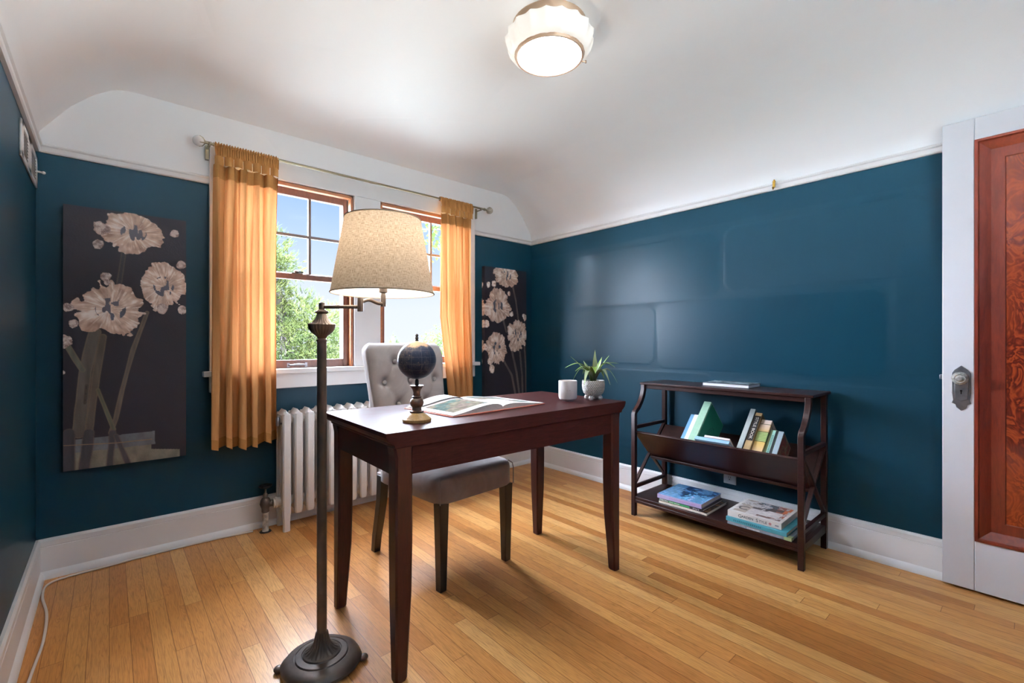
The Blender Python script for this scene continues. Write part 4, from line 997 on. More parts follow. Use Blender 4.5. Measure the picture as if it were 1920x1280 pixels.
r2 = math.sqrt(0.5); V0 = Vector((2.587, 0, 0.352))
def vpanel(sgn, name):
    a = Vector((sgn * r2, 0, r2)); n = Vector((-sgn * r2, 0, r2)); m = MB(); L = 0.232
    pts = [V0 - n * 0.012 - a * 0.012, V0 + a * L - n * 0.012, V0 + a * L, V0]
    m.prism([(p.x, p.z) for p in pts], 'y', BY0 + PW, BY1 - PW); return m.build(name, espresso, bc, bevel=0.0015)
vpanel(-1, 'trough_front'); vpanel(1, 'trough_back')
m = MB(); m.box(2.572, 2.602, BY0 + PW, BY1 - PW, 0.322, 0.338); m.build('trough_rail', espresso, bc, bevel=0.002)
m = MB(); m.box(2.402, 2.768, BY0 + PW, BY1 - PW, 0.100, 0.120); m.box(2.402, 2.416, BY0 + PW, BY1 - PW, 0.082, 0.100); m.box(2.424, 2.75, BY0 + 0.004, BY0 + PW, 0.082, 0.120); m.box(2.424, 2.75, BY1 - PW, BY1 - 0.004, 0.082, 0.120)
m.build('bottom_shelf', espresso, bc, bevel=0.002)

SP = Vector((-r2, 0, r2)); SU = Vector((r2, 0, r2))
def tbook(label, y_hi, t, w, h, cover, **k):
    o = V0 + SP * w; return book(label, frame((o.x, y_hi, o.z), (0, -1, 0), -SP), w, h, t, cover, group='books in the trough', **k)
mint = mat('mint_cover', (158, 194, 168), 0.6, vary=0.05, vscale=60)
tbook('light blue book at the left end of the trough', 1.362, 0.022, 0.162, 0.222, mat('sky_blue_cover', (116, 166, 204), 0.5, vary=0.08))
tbook('thin white book between the light blue and the tall green book', 1.338, 0.040, 0.166, 0.220, mat('white_cover', (224, 220, 220), 0.5, vary=0.02))
g = tbook('tall mint green book, the largest in the trough', 1.282, 0.042, 0.220, 0.284, mint)
gm = mat('green_cover_face', (44, 132, 104), 0.45, vary=0.08); MB().box(0.0418, 0.0426, 0.012, 0.217, 0.004, 0.280).build('cover_picture', gm, g, local=True)
m = MB(); dg = mat('green_ornament', (32, 104, 88), 0.5, vary=0.1)
for k in range(7):
    a = k * 0.9; m.tube([(0.0424, 0.12 + 0.045 * math.cos(a + s * 0.5), 0.13 + 0.06 * math.sin(a * 1.7 + s * 0.6)) for s in range(5)], 0.0012, 5)
m.build('cover_ornament', dg, g, local=True)
gy_ = tbook('tall pale grey book with dark grey cover, right of the flat books', 1.040, 0.026, 0.172, 0.302, mat('pale_grey_spine', (176, 184, 180), 0.6, vary=0.06))
MB().box(0.0252, 0.0266, 0.003, 0.168, 0.003, 0.299).build('cover_picture', mat('grey_green_cover', (88, 98, 94), 0.6, vary=0.1), gy_, local=True)
b = tbook('tan book with a black spine label lettered STYLE BOOK', 1.010, 0.034, 0.166, 0.284, mat('tan_cover', (190, 160, 112), 0.6, vary=0.14, vscale=30))
MB().box(0.0015, 0.0325, -0.0006, 0.0, 0.098, 0.262).build('spine_label', mat('black_label', (26, 25, 26), 0.5), b, local=True)
# text runs down the spine: glyph x -> local -z, glyph y -> local +x... the spine face looks along local -y
lettering(b, 'STYLE BOOK', 0.025, Matrix(((0, 1, 0, 0.017), (0, 0, -1, -0.0008), (-1, 0, 0, 0.18), (0, 0, 0, 1))), (214, 206, 192), sc=(1.0, 0.85))
def striped():
    t = NT('striped_spine'); sp = t.n('ShaderNodeSeparateXYZ'); tc = t.n('ShaderNodeTexCoord'); t.l(tc.outputs['Object'], sp.inputs[0])
    c = t.ramp(t.math('DIVIDE', sp.outputs[2], 0.252), [(0.0, lin((216, 184, 160))), (0.33, lin((214, 178, 112))), (0.44, lin((206, 168, 84))), (0.70, lin((206, 170, 108))), (0.78, lin((214, 182, 150))), (1.0, lin((222, 204, 192)))])
    z = t.math('DIVIDE', sp.outputs[2], 0.252)
    inb = t.math('MULTIPLY', t.math('GREATER_THAN', z, 0.45), t.math('LESS_THAN', z, 0.68)); st = t.math('GREATER_THAN', t.math('SINE', t.math('MULTIPLY', z, 165)), 0.0)
    c = t.mix(inb, c, lin((120, 150, 84))); c = t.mix(t.math('MULTIPLY', inb, t.math('MULTIPLY', st, 0.55)), c, lin((196, 196, 132)))
    for zz in (0.44, 0.69, 0.885):
        k = t.math('LESS_THAN', t.math('ABSOLUTE', t.math('SUBTRACT', z, zz)), 0.007); c = t.mix(k, c, lin((74, 84, 48)))
    return t.done(t.bsdf(c, 0.45, 0, t.bump(t.noise(t.coords(), 60, 3), 0.1), 0.5))
tbook('thick cream book with green striped band on its spine', 0.974, 0.052, 0.152, 0.252, striped())
gn = tbook('thin pale green book between the striped and the grey-blue book', 0.920, 0.036, 0.140, 0.202, mat('moss_green_cover', (128, 136, 96), 0.6, vary=0.12, vscale=30))
m = MB(); m.box(0.012, 0.026, -0.0006, 0, 0.002, 0.20); m.build('spine_band', mat('aqua_band', (150, 196, 180), 0.6, vary=0.05), gn, local=True)
MB().box(0.027, 0.0355, -0.0007, 0, 0.002, 0.20).build('spine_edge', mat('navy_band', (24, 30, 40), 0.5), gn, local=True)
m = MB()
for k in range(14): m.box(0.015, 0.023, -0.0012, -0.0006, 0.045 + k * 0.009, 0.050 + k * 0.009)
m.build('spine_print', mat('teal_print', (88, 134, 128), 0.6), gn, local=True)
br = tbook('grey-blue book with brown floral cover at the right end of the trough', 0.880, 0.024, 0.142, 0.198, mat('grey_blue_spine', (160, 176, 182), 0.6, vary=0.05))
NU, NV = 60, 90; U, V = np.meshgrid(np.linspace(0, 1, NU + 1), np.linspace(0, 1, NV + 1))
n = fbm(U * 5, V * 7, 31, 4); n2 = fbm(U * 12, V * 16, 41, 3)
img = np.array([112, 92, 70]) * (0.6 + 0.8 * n2)[..., None]; img = np.where((n > 0.55)[..., None], np.array([124, 54, 52]) * (0.6 + 0.8 * n2)[..., None], img); img = np.where((n < 0.4)[..., None], np.array([150, 134, 104]) * (0.6 + 0.7 * n2)[..., None], img)
MB().grid(lambda u, v: (0.0246, 0.004 + 0.135 * u, 0.003 + 0.192 * v), NU, NV).build('cover_picture', vcmat('printed_cover', 0.4), br, local=True, cols=nlin(img).reshape(-1, 3), flat=True)
# two books lying on the front board of the trough
def fbook(label, y_lo, h, off, w, t, cover):
    o = V0 + SP * w + SU * off; return book(label, frame((o.x, y_lo, o.z), SU, -SP), w, h, t, cover, group='books in the trough')
fbook('pale blue book lying flat along the front board of the trough', 1.046, 0.186, 0.0005, 0.247, 0.020, mat('powder_blue_cover', (138, 178, 204), 0.5, vary=0.06))
fbook('thin white book lying flat on the pale blue one', 1.048, 0.135, 0.0215, 0.250, 0.012, mat('white_pink_cover', (220, 206, 206), 0.5, vary=0.03))

def flatbook(label, x0, y0, z0, w, h, t, cover, rz=0, group='books on the bottom shelf', **k):
    Mx = Matrix.Translation((x0, y0, z0)) @ Matrix.Rotation(rz, 4, 'Z') @ Matrix(((0, 1, 0, 0), (0, 0, 1, 0), (1, 0, 0, 0), (0, 0, 0, 1)))
    return book(label, Mx, w, h, t, cover, group=group, **k)
SZ = 0.1205
def cover_art(o, w, h, t, fn, NU=110, NV=130, x=0.004):
    U, V = np.meshgrid(np.linspace(0, 1, NU + 1), np.linspace(0, 1, NV + 1)); img = fn(U, V)
    MB().grid(lambda u, v: (t + 0.0004, 0.003 + (w - 0.006) * u, 0.003 + (h - 0.006) * v), NU, NV).build('cover_picture', vcmat('printed_cover', 0.4), o, local=True, cols=nlin(img).reshape(-1, 3), flat=True)
# left stack; u runs spine -> fore edge, v runs along the height (toward the back wall)
b1 = flatbook('white paperback with brown cover at the bottom of the left stack', 2.418, 1.165, SZ, 0.262, 0.282, 0.011, mat('cream_spine', (216, 206, 190), 0.5, vary=0.08, vscale=40), R(1.5))
def art_brown(U, V):
    n = fbm(U * 9, V * 9, 51, 4)[..., None]; return np.where(n > 0.5, np.array([126, 88, 54]), np.array([52, 44, 36])) * (0.7 + 0.6 * n)
cover_art(b1, 0.262, 0.282, 0.011, art_brown, 50, 50)
b2 = flatbook('thin dark paperback with a green spine title, middle of the left stack', 2.424, 1.190, SZ + 0.0118, 0.250, 0.262, 0.012, mat('dark_cover', (40, 36, 46), 0.45, vary=0.1), R(1.0))
m = MB(); m.box(0.001, 0.011, -0.0006, 0, 0.075, 0.200); m.build('spine_panel', mat('bright_green_panel', (72, 160, 104), 0.5), b2, local=True)
m = MB(); m.box(0.001, 0.011, -0.0006, 0, 0.202, 0.258); m.build('spine_picture', mat('pale_picture', (176, 190, 178), 0.5, vary=0.3, vscale=70), b2, local=True)
SPN = lambda z, x, y=-0.0009: Matrix(((0, 1, 0, x), (0, 0, -1, y), (-1, 0, 0, z), (0, 0, 0, 1)))
lettering(b2, 'STYLE B', 0.0105, SPN(0.038, 0.006), (226, 222, 226)); m = MB()
for k in range(9): m.box(0.0035, 0.0075, -0.0012, -0.0006, 0.135 + k * 0.0062 + (0.006 if k > 4 else 0), 0.139 + k * 0.0062 + (0.006 if k > 4 else 0))
m.build('spine_print', mat('white_print', (220, 226, 214), 0.6), b2, local=True)
b3 = flatbook('blue hardcover with lilac spine on top of the left stack', 2.430, 1.200, SZ + 0.0245, 0.268, 0.262, 0.024, mat('lilac_spine', (176, 164, 204), 0.45, vary=0.05), R(2.5))
def art_blue(U, V):
    n = fbm(U * 4 + 2, V * 4, 61, 4); n2 = fbm(U * 18, V * 20, 67, 3); c = np.zeros(U.shape + (3,))
    c[:] = np.array([104, 156, 200]); sh = (n > 0.5) & (V < 0.72); c[sh] = np.array([42, 84, 136]); dk_ = (n > 0.58) & (V < 0.7) & (U > 0.2); c[dk_] = np.array([20, 44, 84])
    lt = (n2 > 0.58) & (V < 0.5) & (U < 0.7); c[lt] = np.array([120, 182, 214]); fl = (n2 > 0.66) & (V < 0.35) & (U < 0.35); c[fl] = np.array([204, 176, 206])
    st = (V > 0.66) & (U < 0.75) & (np.abs(((U * 9) % 1) - 0.5) < 0.14) & (V < 0.94); c[st] = np.array([150, 186, 216])
    return c * (0.82 + 0.36 * n2)[..., None]
cover_art(b3, 0.268, 0.262, 0.024, art_blue)
m = MB()
for k in range(16): m.box(0.009, 0.015, -0.0006, 0, 0.035 + k * 0.0098, 0.040 + k * 0.0098)
m.build('spine_print', mat('pink_print', (190, 132, 190), 0.6), b3, local=True)
# right stack
b4 = flatbook('grey and pale green book at the bottom of the right stack', 2.405, 0.752, SZ, 0.268, 0.296, 0.014, mat('grey_blue_cover', (150, 162, 178), 0.5, vary=0.2, vscale=40), R(0.5))
m = MB(); m.box(-0.0004, 0.0145, -0.0007, 0.03, 0, 0.032); m.build('spine_panel', mat('pale_green_panel', (176, 196, 140), 0.5), b4, local=True)
m = MB(); m.box(0.002, 0.009, -0.0007, 0, 0.14, 0.20); m.build('spine_picture', mat('white_panel', (216, 216, 222), 0.5, vary=0.2, vscale=120), b4, local=True)
b5 = flatbook('turquoise hardcover in the middle of the right stack', 2.404, 0.772, SZ + 0.015, 0.262, 0.284, 0.020, mat('turquoise_cover', (84, 172, 190), 0.45, vary=0.12, vscale=24), R(0.2))
m = MB()
for k in range(15): m.box(0.006, 0.014, -0.0006, 0, 0.115 + k * 0.009, 0.1195 + k * 0.009)
m.build('spine_print', mat('deep_teal_print', (46, 120, 146), 0.6), b5, local=True)
b6 = flatbook('white hardcover lettered GARDEN STYLE on top of the right stack', 2.420, 0.800, SZ + 0.0358, 0.256, 0.252, 0.031, mat('white_jacket', (222, 216, 212), 0.45, vary=0.02), R(1.2))
def art_garden(U, V):
    n = fbm(U * 6, V * 6, 81, 4); n2 = fbm(U * 16, V * 16, 87, 3); c = np.zeros(U.shape + (3,)); c[:] = np.array([206, 198, 196])
    m1 = (U > 0.45) & (n > 0.5); c[m1] = np.array([86, 70, 70]); m2 = (U > 0.6) & (n2 > 0.56) & (V < 0.7); c[m2] = np.array([74, 96, 104]); m3 = (V < 0.3) & (n2 > 0.5) & (U > 0.1); c[m3] = np.array([150, 92, 78])
    m4 = (V < 0.16) & (n > 0.47) & (U > 0.1); c[m4] = np.array([206, 112, 62]); tb = (U > 0.18) & (U < 0.52) & (V < 0.55 - 0.5 * (U - 0.18)) & (V > 0.12); c[tb] = np.array([214, 208, 206]); m5 = (U < 0.16) & (V < 0.5) & (V > 0.05) & (n2 > 0.4); c[m5] = np.array([116, 82, 72])
    m6 = (V > 0.7) & (n > 0.52); c[m6] = np.array([176, 160, 146]); bd = (U < 0.07) | (U > 0.95) | (V < 0.05) | (V > 0.95); c[bd] = np.array([224, 218, 214])
    return c * (0.9 + 0.2 * n2)[..., None]
cover_art(b6, 0.256, 0.252, 0.031, art_garden)
ltm = (70, 66, 74)
lettering(b6, 'G', 0.023, SPN(0.191, 0.0145), ltm); lettering(b6, 'ARDEN', 0.0165, SPN(0.155, 0.0145), ltm, sc=(1.05, 1)); lettering(b6, 'S', 0.023, SPN(0.1095, 0.0145), ltm); lettering(b6, 'TYLE', 0.0165, SPN(0.082, 0.0145), ltm, sc=(1.05, 1))
m = MB(Matrix.Translation((0.015, -0.0004, 0.050)) @ Matrix.Rotation(PI / 2, 4, 'X')); m.lathe([(0.0065, -0.0004), (0.0065, 0.0008)], n=14, mod=lambda a, k: 1 + 0.15 * math.cos(5 * a)); m.build('spine_emblem', mat('pink_rosette', (206, 140, 140), 0.6), b6, local=True)
m = MB(); m.box(0.011, 0.017, -0.0006, 0, 0.012, 0.028); m.build('spine_print', mat('grey_print', (150, 146, 156), 0.6), b6, local=True)
lettering(b6, 'C', 0.075, Matrix(((0, 0, 1, 0.0316), (0, 1, 0, 0.085), (-1, 0, 0, 0.205), (0, 0, 0, 1))), (84, 80, 88), 'cover_initial')
# the book lying on top of the bookcase, pages to the front
tb_ = flatbook('slim dark-covered book lying alone on top of the bookcase', 2.752, 1.275, TZ + 0.0005, 0.172, 0.256, 0.020, mat('slate_cover', (66, 74, 82), 0.4, vary=0.1), PI + R(1.5), None, pages=mat('bright_pages', (226, 224, 228), 0.7, vary=0.03))
def art_slate(U, V):
    n = fbm(U * 7, V * 8, 91, 4)[..., None]; return np.where(n > 0.52, np.array([150, 166, 172]), np.array([70, 82, 92])) * (0.7 + 0.6 * n)
cover_art(tb_, 0.172, 0.256, 0.020, art_slate, 60, 80)

# ------------------------------------------------------------------ open book on the desk
ob = thing('open_book', 'large open picture book lying on the desk', 'book', (1.195, 1.59, HT), R(4))
salmon = mat('salmon_cover', (206, 112, 92), 0.5, vary=0.06)
def page_z(u):   # u: 0 spine .. 1 fore edge
    return 0.006 + 0.024 * math.sin(PI * min(1, (u + 0.02)) ** 0.62) * (1 - u * 0.55) + 0.005 * (1 - u)
BW, BH = 0.255, 0.315
for s in (-1, 1):
    k = 1.0 if s < 0 else 0.72
    rings = []
    m = MB()
    top = lambda u: 0.004 + (page_z(u) - 0.004) * k
    N = 26; prof_t = [(s * BW * i / N, top(i / N)) for i in range(N + 1)]
    poly = prof_t + [(s * BW, 0.0035), (0, 0.0035)]
    if s < 0: poly = poly[::-1]
    m.prism(poly, 'y', -BH / 2, BH / 2); m.build('page_block', PAGES, ob, local=True, angle=30)
    def art_page(U, V, s=s):
        n = fbm(U * 6, V * 8, 101 + s, 4); n2 = fbm(U * 22, V * 26, 107 + s, 3); c = np.zeros(U.shape + (3,)); c[:] = np.array([214, 212, 213])
        if s < 0: inside = (U > 0.08) & (U < 0.88) & (V > 0.12) & (V < 0.72)
        else: inside = ((U > 0.18) & (U < 0.88) & (V > 0.55) & (V < 0.94)) | ((U > 0.5) & (U < 0.90) & (V > 0.12) & (V < 0.48))
        pic = np.array([158, 152, 132]) * (0.75 + 0.5 * n2)[..., None]
        pic = np.where((n > 0.55)[..., None], np.array([118, 146, 140]) * (0.7 + 0.6 * n2)[..., None], pic); pic = np.where((n < 0.40)[..., None], np.array([178, 160, 148]) * (0.7 + 0.5 * n2)[..., None], pic)
        return np.where(inside[..., None], pic * 0.68, c)
    NU, NV = 60, 80; U, V = np.meshgrid(np.linspace(0, 1, NU + 1), np.linspace(0, 1, NV + 1)); img = art_page(U, V)
    MB().grid(lambda u, v: (s * (BW * u if u > 0 else 0.0005), -BH / 2 + BH * v, top(u) + 0.0006), NU, NV).build('printed_page', vcmat('printed_page_paper', 0.9, spec=0.05), ob, local=True, cols=nlin(img).reshape(-1, 3), angle=180)
    MB().box(*sorted((0, s * (BW + 0.006))), -BH / 2 - 0.005, BH / 2 + 0.005, 0.0, 0.0035).build('cover', salmon, ob, local=True, bevel=0.001)
# lifted white leaf curling up from the left page
def liftleaf(u, v):
    x = -BW * u * 0.98; z = page_z(u) + 0.010 * math.sin(PI * u) * (0.3 + 0.7 * v) + 0.004; return (x, BH / 2 * (0.58 + 0.42 * v) - 0.002, z + 0.001)
MB().grid(liftleaf, 30, 16).build('lifted_leaf', mat('paper_white', (214, 214, 217), 0.9, vary=0.01, spec=0.05), ob, local=True, angle=180)

# ------------------------------------------------------------------ floor lamp
LX, LY = 0.522, 1.537
fl = thing('floor_lamp', 'dark bronze swing-arm floor lamp with a linen drum shade', 'floor lamp', (LX, LY, 0))
def lobes(a, k):
    if k > 6: return 1
    f = abs(math.cos(2 * (a + 0.5))) ** 16; return 1 + (0.045 if k < 5 else 0.02) * f
m = MB().lathe([(0.112, 0.004), (0.120, 0.010), (0.120, 0.020), (0.114, 0.030), (0.104, 0.036), (0.098, 0.038), (0.084, 0.042), (0.081, 0.040), (0.078, 0.044), (0.062, 0.048), (0.059, 0.046), (0.056, 0.050), (0.046, 0.054), (0.032, 0.062), (0.024, 0.074), (0.019, 0.092), (0.016, 0.115)], (LX, LY, 0), 120, lobes)
bs = m.build('base', dark_iron, fl, angle=30)
for k in range(4):
    a = -0.5 + PI / 2 * k; MB().sphere((LX + 0.130 * math.cos(a), LY + 0.130 * math.sin(a), 0.010), 0.014, 16, 10, (1.1, 1.1, 0.7)).build('foot', dark_iron, bs)
MB().lathe([(0.050, 0.0525), (0.036, 0.0615), (0.027, 0.073), (0.022, 0.09), (0.0185, 0.112)], (LX, LY, 0), 96, lambda a, k: 1 + 0.045 * math.cos(20 * a), cap=False).build('fluted_collar', dark_iron, bs)
MB().lathe([(0.0155, 0.10), (0.0152, 0.6), (0.0148, 1.058), (0.0165, 1.060), (0.0165, 1.066)], (LX, LY, 0), 24).build('pole', dark_iron, fl)
MB().lathe([(0.0165, 1.064), (0.013, 1.070), (0.017, 1.078), (0.030, 1.088), (0.039, 1.100), (0.0415, 1.112), (0.0425, 1.115), (0.040, 1.118), (0.030, 1.122), (0.020, 1.134), (0.016, 1.146), (0.0145, 1.150), (0.021, 1.155), (0.021, 1.158), (0.012, 1.163), (0.0095, 1.165), (0.0095, 1.186), (0.004, 1.189)], (LX, LY, 0), 96, lambda a, k: 1 + (0.02 * math.cos(24 * a) if 1 < k < 11 else 0)).build('urn', dark_iron, fl, angle=40)
J = Vector((LX, LY, 1.173)) + rgt * 0.126; SCX = Vector((LX, LY, 0)) + rgt * 0.180 + fwd * 0.075
MB().tube([(LX, LY, 1.173), tuple(J)], 0.006, 12).lathe([(0.009, 1.158), (0.0095, 1.160), (0.0095, 1.200), (0.009, 1.202)], (J.x, J.y, 0), 16).build('swing_arm', dark_iron, fl)
e = Vector((SCX.x, SCX.y, 0)); j2 = Vector((J.x, J.y, 1.193)); pth = []
for i in range(13):
    t = i / 12; q = Vector((J.x, J.y, 0)).lerp(e, t); pth.append((q.x, q.y, 1.190 + 0.006 * math.sin(t * 2 * PI - 0.6) + 0.006 * t))
MB().tube(pth, 0.006, 12).lathe([(0.008, 1.180), (0.009, 1.184), (0.009, 1.215), (0.007, 1.225), (0.014, 1.228), (0.014, 1.275), (0.010, 1.28)], (SCX.x, SCX.y, 0), 18).build('socket_arm', dark_iron, fl)
SB, ST = 1.2235, 1.478
sm_ = MB().lathe([(0.1715, SB), (0.1272, ST), (0.1262, ST), (0.1705, SB)], (SCX.x, SCX.y, 0), 72, cap=False)
n_ = 72; sm_.f.append([]); sm_.f.pop()
sm_.f += [[3 * n_ + j, 3 * n_ + (j + 1) % n_, (j + 1) % n_, j] for j in range(n_)]; sm_.mi += [0] * n_
for i_, f_ in enumerate(sm_.f):
    if min(f_) >= 2 * n_ and max(f_) < 4 * n_: sm_.mi[i_] = 1
shp = thing('tmp', None, None); bpy.data.objects.remove(shp)
sh = sm_.build('lamp_shade', [linen_m, shade_lining], fl, angle=60)
# object texture space of the shade sits at the lamp base; re-centre its mesh on the shade axis
off = Vector((SCX.x - LX, SCX.y - LY, 0)); sh.data.transform(Matrix.Translation(-off)); sh.location = off
for z, r in ((SB + 0.001, 0.1716), (ST - 0.001, 0.1270)):
    ringp = [(SCX.x + r * math.cos(2 * PI * k / 64), SCX.y + r * math.sin(2 * PI * k / 64), z) for k in range(65)]; MB().tube(ringp, 0.0022, 6, cap=False).build('shade_trim', mat('shade_trim_taupe', (150, 134, 112), 0.8), fl)
MB().sphere((SCX.x, SCX.y, 1.315), 0.03, 20, 14, (1, 1, 1.25)).build('bulb', emit('lit_bulb', (255, 236, 206), 4), fl)
m = MB()
for k in range(3):
    a = 2 * PI * k / 3 + 0.4; m.tube([(SCX.x + 0.012 * math.cos(a), SCX.y + 0.012 * math.sin(a), 1.40), (SCX.x + 0.126 * math.cos(a), SCX.y + 0.126 * math.sin(a), ST - 0.004)], 0.0016, 6)
for sx in (-1, 1): m.tube([(SCX.x + sx * 0.012, SCX.y, 1.27), (SCX.x + sx * 0.042, SCX.y, 1.31), (SCX.x + sx * 0.035, SCX.y, 1.37), (SCX.x, SCX.y, 1.405)], 0.0015, 6)
m.build('shade_harp', nickel, fl)
# cords
def cord(name, pts, r, material, label):
    P_ = [Vector(p) for p in pts]; out = []
    for i in range(len(P_) - 1):
        a, b, c, d = P_[max(i - 1, 0)], P_[i], P_[i + 1], P_[min(i + 2, len(P_) - 1)]
        for s in range(8):
            t = s / 8; out.append(0.5 * ((2 * b) + (-a + c) * t + (2 * a - 5 * b + 4 * c - d) * t * t + (-a + 3 * b - 3 * c + d) * t ** 3))
    out.append(P_[-1]); o = MB().tube(out, r, 8).build(name, material, angle=180); return tag(o, label, 'cable')
cord('lamp_cord', [(0.418, 1.497, 0.0075), (0.395, 1.492, 0.005), (0.36, 1.466, 0.004), (0.325, 1.40, 0.0035), (0.31, 1.33, 0.0035)], 0.003, mat('gold_clear_cord', (168, 140, 58), 0.3, vary=0.1), 'thin golden lamp cord trailing from the lamp base')
cord('white_cable', [(0.60, 2.865, 0.006), (0.40, 2.888, 0.005), (0.15, 2.886, 0.005), (-0.02, 2.872, 0.005), (-0.15, 2.862, 0.005), (-0.203, 2.82, 0.005), (-0.207, 2.70, 0.005), (-0.182, 2.52, 0.005), (-0.175, 2.30, 0.005), (-0.186, 2.10, 0.005), (-0.190, 1.95, 0.005), (-0.178, 1.80, 0.005), (-0.17, 1.6, 0.005)], 0.0045, mat('white_cable_sheath', (214, 206, 198), 0.5, vary=0.02), 'white cable running along the left and back baseboards')

# ------------------------------------------------------------------ outdoors
def leafy(name, ca, cb, tr=0.5):
    t = NT(name); oi = t.noise(t.coords(), 3.0, 2); c = t.mix(t.ramp(oi, [(0.35, (0, 0, 0)), (0.65, (1, 1, 1))]), lin(ca), lin(cb))
    d = t.n('ShaderNodeBsdfDiffuse'); t.l(c, d.inputs[0]); tl = t.n('ShaderNodeBsdfTranslucent'); t.l(c, tl.inputs[0])
    mx = t.n('ShaderNodeMixShader'); mx.inputs[0].default_value = tr; t.l(d.outputs[0], mx.inputs[1]); t.l(tl.outputs[0], mx.inputs[2]); return t.done(mx)
pine_m = leafy('pine_needles', (40, 49, 28), (56, 61, 33)); leaf_o = leafy('outdoor_leaves', (40, 56, 27), (60, 72, 36))
bark = mat('bark', (58, 51, 48), 0.9, vary=0.25, vscale=9)
def dirpt(px, py, t):
    A = math.atan(755 / 860); s, c = math.sin(A), math.cos(A); u = (px - 960) / 860
    return Vector(((s + u * c) * t, (c - u * s) * t, 1.06 + (640 - py) / 860 * t))
GZ = -3.4
def tree(name, label, blobs, trunk, mt, n, needle, group=None):
    tr = thing(name, label, 'tree', (trunk[0][0], trunk[0][1], GZ), group=group)
    rng = random.Random(len(blobs) * 7 + n); m = MB(); vs = []; fs = []
    for (c, r) in blobs:
        for _ in range(int(n * r * r * 10)):
            d = Vector((rng.gauss(0, 1), rng.gauss(0, 1), rng.gauss(0, 1))).normalized(); p = Vector(c) + d * r * rng.random() ** 0.45
            if needle:
                o = d + Vector((rng.uniform(-0.6, 0.6), rng.uniform(-0.6, 0.6), rng.uniform(-0.1, 0.9)))
                for _k in range(5):
                    e = (o + Vector((rng.uniform(-0.7, 0.7), rng.uniform(-0.7, 0.7), rng.uniform(-0.7, 0.7)))).normalized() * rng.uniform(0.07, 0.14)
                    w = e.cross(Vector((rng.uniform(-1, 1), rng.uniform(-1, 1), rng.uniform(-1, 1)))).normalized() * 0.006; b = len(vs)
                    vs += [tuple(p - w), tuple(p + w), tuple(p + e + w * 0.4), tuple(p + e - w * 0.4)]; fs.append((b, b + 1, b + 2, b + 3))
            else:
                a = Vector((rng.uniform(-1, 1), rng.uniform(-1, 1), rng.uniform(-1, 1))).normalized(); q = a.cross(Vector((rng.uniform(-1, 1), rng.uniform(-1, 1), rng.uniform(-1, 1)))).normalized(); s = rng.uniform(0.025, 0.045); b = len(vs)
                vs += [tuple(p - a * s), tuple(p + q * s * 0.5), tuple(p + a * s), tuple(p - q * s * 0.5)]; fs.append((b, b + 1, b + 2, b + 3))
    m.add(vs, fs); m.build('foliage', mt, tr, flat=True)['kind'] = 'stuff'
    MB().tube(trunk, [0.16 * (1 - 0.75 * i / (len(trunk) - 1)) for i in range(len(trunk))], 12).build('trunk', bark, tr)
    m = MB(); tp = [Vector(p) for p in trunk]
    for (c, r) in blobs:
        b = min(tp[1:], key=lambda q: (q - Vector(c)).length + abs(q.z - (Vector(c).z - 0.3))); mid_ = (b + Vector(c)) / 2 + Vector((0, 0, -0.08)); m.tube([b, mid_, Vector(c)], [0.035, 0.022, 0.008], 7)
    m.build('branches', bark, tr); return tr
T = 8.0
pb = [(dirpt(505, 470, T), 0.42), (dirpt(535, 500, T), 0.30), (dirpt(500, 560, T), 0.5), (dirpt(560, 590, T + .5), 0.5), (dirpt(525, 640, T), 0.6), (dirpt(590, 620, T), 0.50), (dirpt(620, 600, T + 1), 0.33), (dirpt(600, 680, T), 0.55), (dirpt(650, 670, T + 1), 0.5), (dirpt(540, 720, T), 0.7), (dirpt(480, 520, T), 0.6), (dirpt(460, 620, T), 0.7), (dirpt(660, 730, T), 0.6), (dirpt(440, 440, T), 0.5), (dirpt(600, 780, T), 0.8)]
tc_ = dirpt(548, 640, T + 0.2)
tree('pine_tree', 'pale green pine tree seen through the left window', pb, [(tc_.x, tc_.y, GZ), (tc_.x, tc_.y, -1.0), (tc_.x - 0.05, tc_.y, 0.6), (tc_.x - 0.25, tc_.y, 2.0), (tc_.x - 0.4, tc_.y, 2.7)], pine_m, 150, True)
T2 = 5.5; lb = [(dirpt(790, 430, T2), 0.24), (dirpt(815, 455, T2), 0.26), (dirpt(850, 440, T2), 0.36), (dirpt(770, 400, T2), 0.3), (dirpt(880, 400, T2), 0.5), (dirpt(830, 390, T2), 0.4), (dirpt(920, 470, T2), 0.5)]
tc2 = dirpt(960, 600, T2 + .3)
tree('leafy_tree', 'leafy tree in the upper right of the right window', lb, [(tc2.x, tc2.y, GZ), (tc2.x, tc2.y, 0.4), (tc2.x - 0.1, tc2.y, 1.7), (tc2.x - 0.2, tc2.y, 2.6)], leaf_o, 95, False)
T3 = 16; a3 = dirpt(737, 640, T3); cb_ = [(dirpt(737, 640 + 9 * k, T3), 0.16 + 0.10 * k) for k in range(-1, 7)]
tree('young_conifer', 'small conifer tip low in the right window', cb_, [(a3.x, a3.y, GZ), (a3.x, a3.y, -1), (a3.x, a3.y, 0.4), (a3.x, a3.y, 1.25)], pine_m, 60, True)
a4 = dirpt(812, 660, 13); bb = [(dirpt(800, 650, 13), 0.4), (dirpt(825, 640, 13), 0.5), (dirpt(850, 650, 13), 0.6), (dirpt(810, 690, 13), 0.8), (dirpt(870, 680, 13), 0.9)]
tree('broadleaf_tree', 'rounded green treetop beside the right curtain, beyond the window', bb, [(a4.x, a4.y, GZ), (a4.x, a4.y, -1.5), (a4.x, a4.y, 0.2)], leaf_o, 130, False)
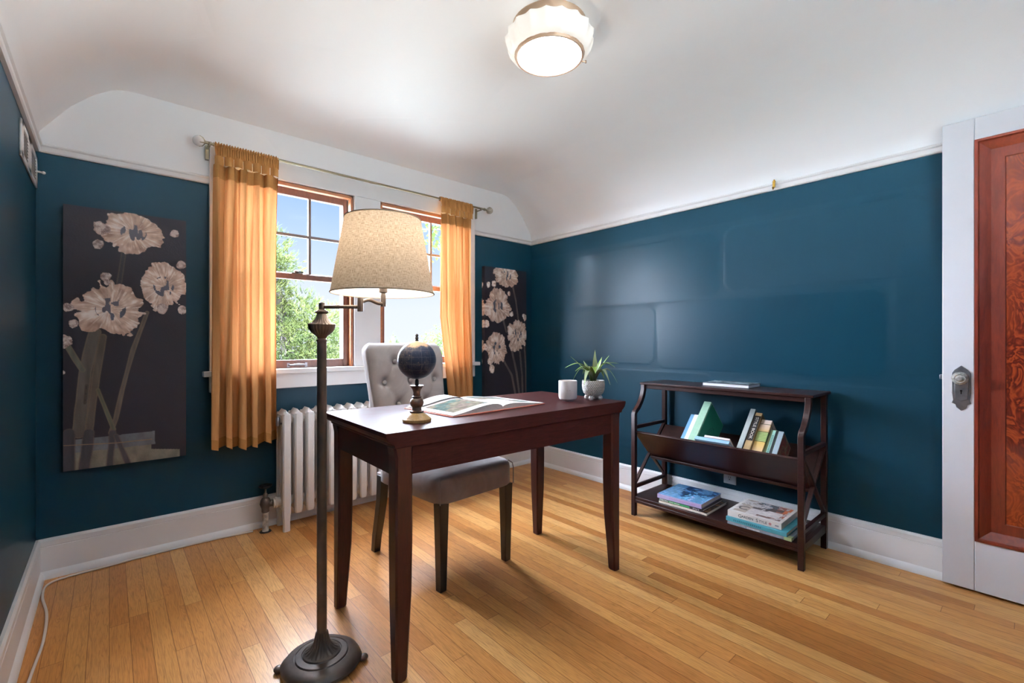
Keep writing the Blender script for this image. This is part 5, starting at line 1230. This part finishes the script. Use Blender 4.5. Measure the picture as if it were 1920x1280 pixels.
o = MB().box(-30, 40, -40, 60, GZ - 0.1, GZ).build('pale_ground', mat('pale_bounce_ground', (196, 202, 192), 0.9, vary=0.2, vscale=0.6), flat=True); S(o)  # ground colour made pale to bounce light up onto the ceiling

# ------------------------------------------------------------------ light
w = bpy.data.worlds.new('sky'); SC.world = w; w.use_nodes = True; nt = w.node_tree; nt.nodes.clear()
tc = nt.nodes.new('ShaderNodeTexCoord'); sp = nt.nodes.new('ShaderNodeSeparateXYZ'); nt.links.new(tc.outputs['Generated'], sp.inputs[0])
nz = nt.nodes.new('ShaderNodeTexNoise'); nz.inputs['Scale'].default_value = 3.0; nz.inputs['Detail'].default_value = 4; nt.links.new(tc.outputs['Generated'], nz.inputs['Vector'])
ad = nt.nodes.new('ShaderNodeMath'); ad.operation = 'MULTIPLY_ADD'; ad.inputs[1].default_value = 0.10; nt.links.new(nz.outputs['Fac'], ad.inputs[0]); nt.links.new(sp.outputs[2], ad.inputs[2])
rp_ = nt.nodes.new('ShaderNodeValToRGB'); e = rp_.color_ramp.elements
stops = [(0.0, (228, 232, 250)), (0.12, (222, 228, 250)), (0.24, (192, 212, 252)), (0.36, (150, 186, 246)), (1.0, (110, 158, 236))]
while len(e) < len(stops): e.new(0.5)
for k, (p, c) in zip(e, stops): k.position = p; k.color = (*lin(c), 1)
bg = nt.nodes.new('ShaderNodeBackground'); bg.inputs[1].default_value = 1.12; ow = nt.nodes.new('ShaderNodeOutputWorld')
nt.links.new(ad.outputs[0], rp_.inputs[0]); nt.links.new(rp_.outputs[0], bg.inputs[0]); nt.links.new(bg.outputs[0], ow.inputs[0])

def sun(name, elev, azim, energy, angle, rgb):
    L = bpy.data.lights.new(name, 'SUN'); L.energy = energy; L.angle = R(angle); L.color = lin(rgb)
    o = bpy.data.objects.new(name, L); COL.objects.link(o)
    d = Vector((math.sin(R(azim)) * math.cos(R(elev)), -math.cos(R(azim)) * math.cos(R(elev)), -math.sin(R(elev))))   # direction the light travels
    o.rotation_euler = d.to_track_quat('-Z', 'Y').to_euler(); o.location = (1.2, 6, 5); return o
sun('daylight', 14, 10, 165.0, 110, (226, 236, 255))
sun('outdoor_sun', 74, 160, 320.0, 2, (234, 240, 255))
def point(name, loc, energy, r, rgb):
    L = bpy.data.lights.new(name, 'POINT'); L.energy = energy; L.shadow_soft_size = r; L.color = lin(rgb)
    o = bpy.data.objects.new(name, L); COL.objects.link(o); o.location = loc; return o
point('shade_bulb_light', (SCX.x, SCX.y, 1.395), 11.0, 0.03, (255, 238, 220))

vs_ = SC.view_settings; SC.display_settings.display_device = 'sRGB'; vs_.view_transform = 'Standard'; vs_.look = 'None'; vs_.gamma = 1; vs_.exposure = 0.2; vs_.use_curve_mapping = False
cy_ = SC.cycles; cy_.max_bounces = 9; cy_.diffuse_bounces = 6; cy_.glossy_bounces = 4; cy_.transparent_max_bounces = 16; cy_.sample_clamp_indirect = 8; cy_.caustics_reflective = False; cy_.caustics_refractive = False; cy_.use_denoising = True; cy_.use_adaptive_sampling = True; cy_.adaptive_threshold = 0.02
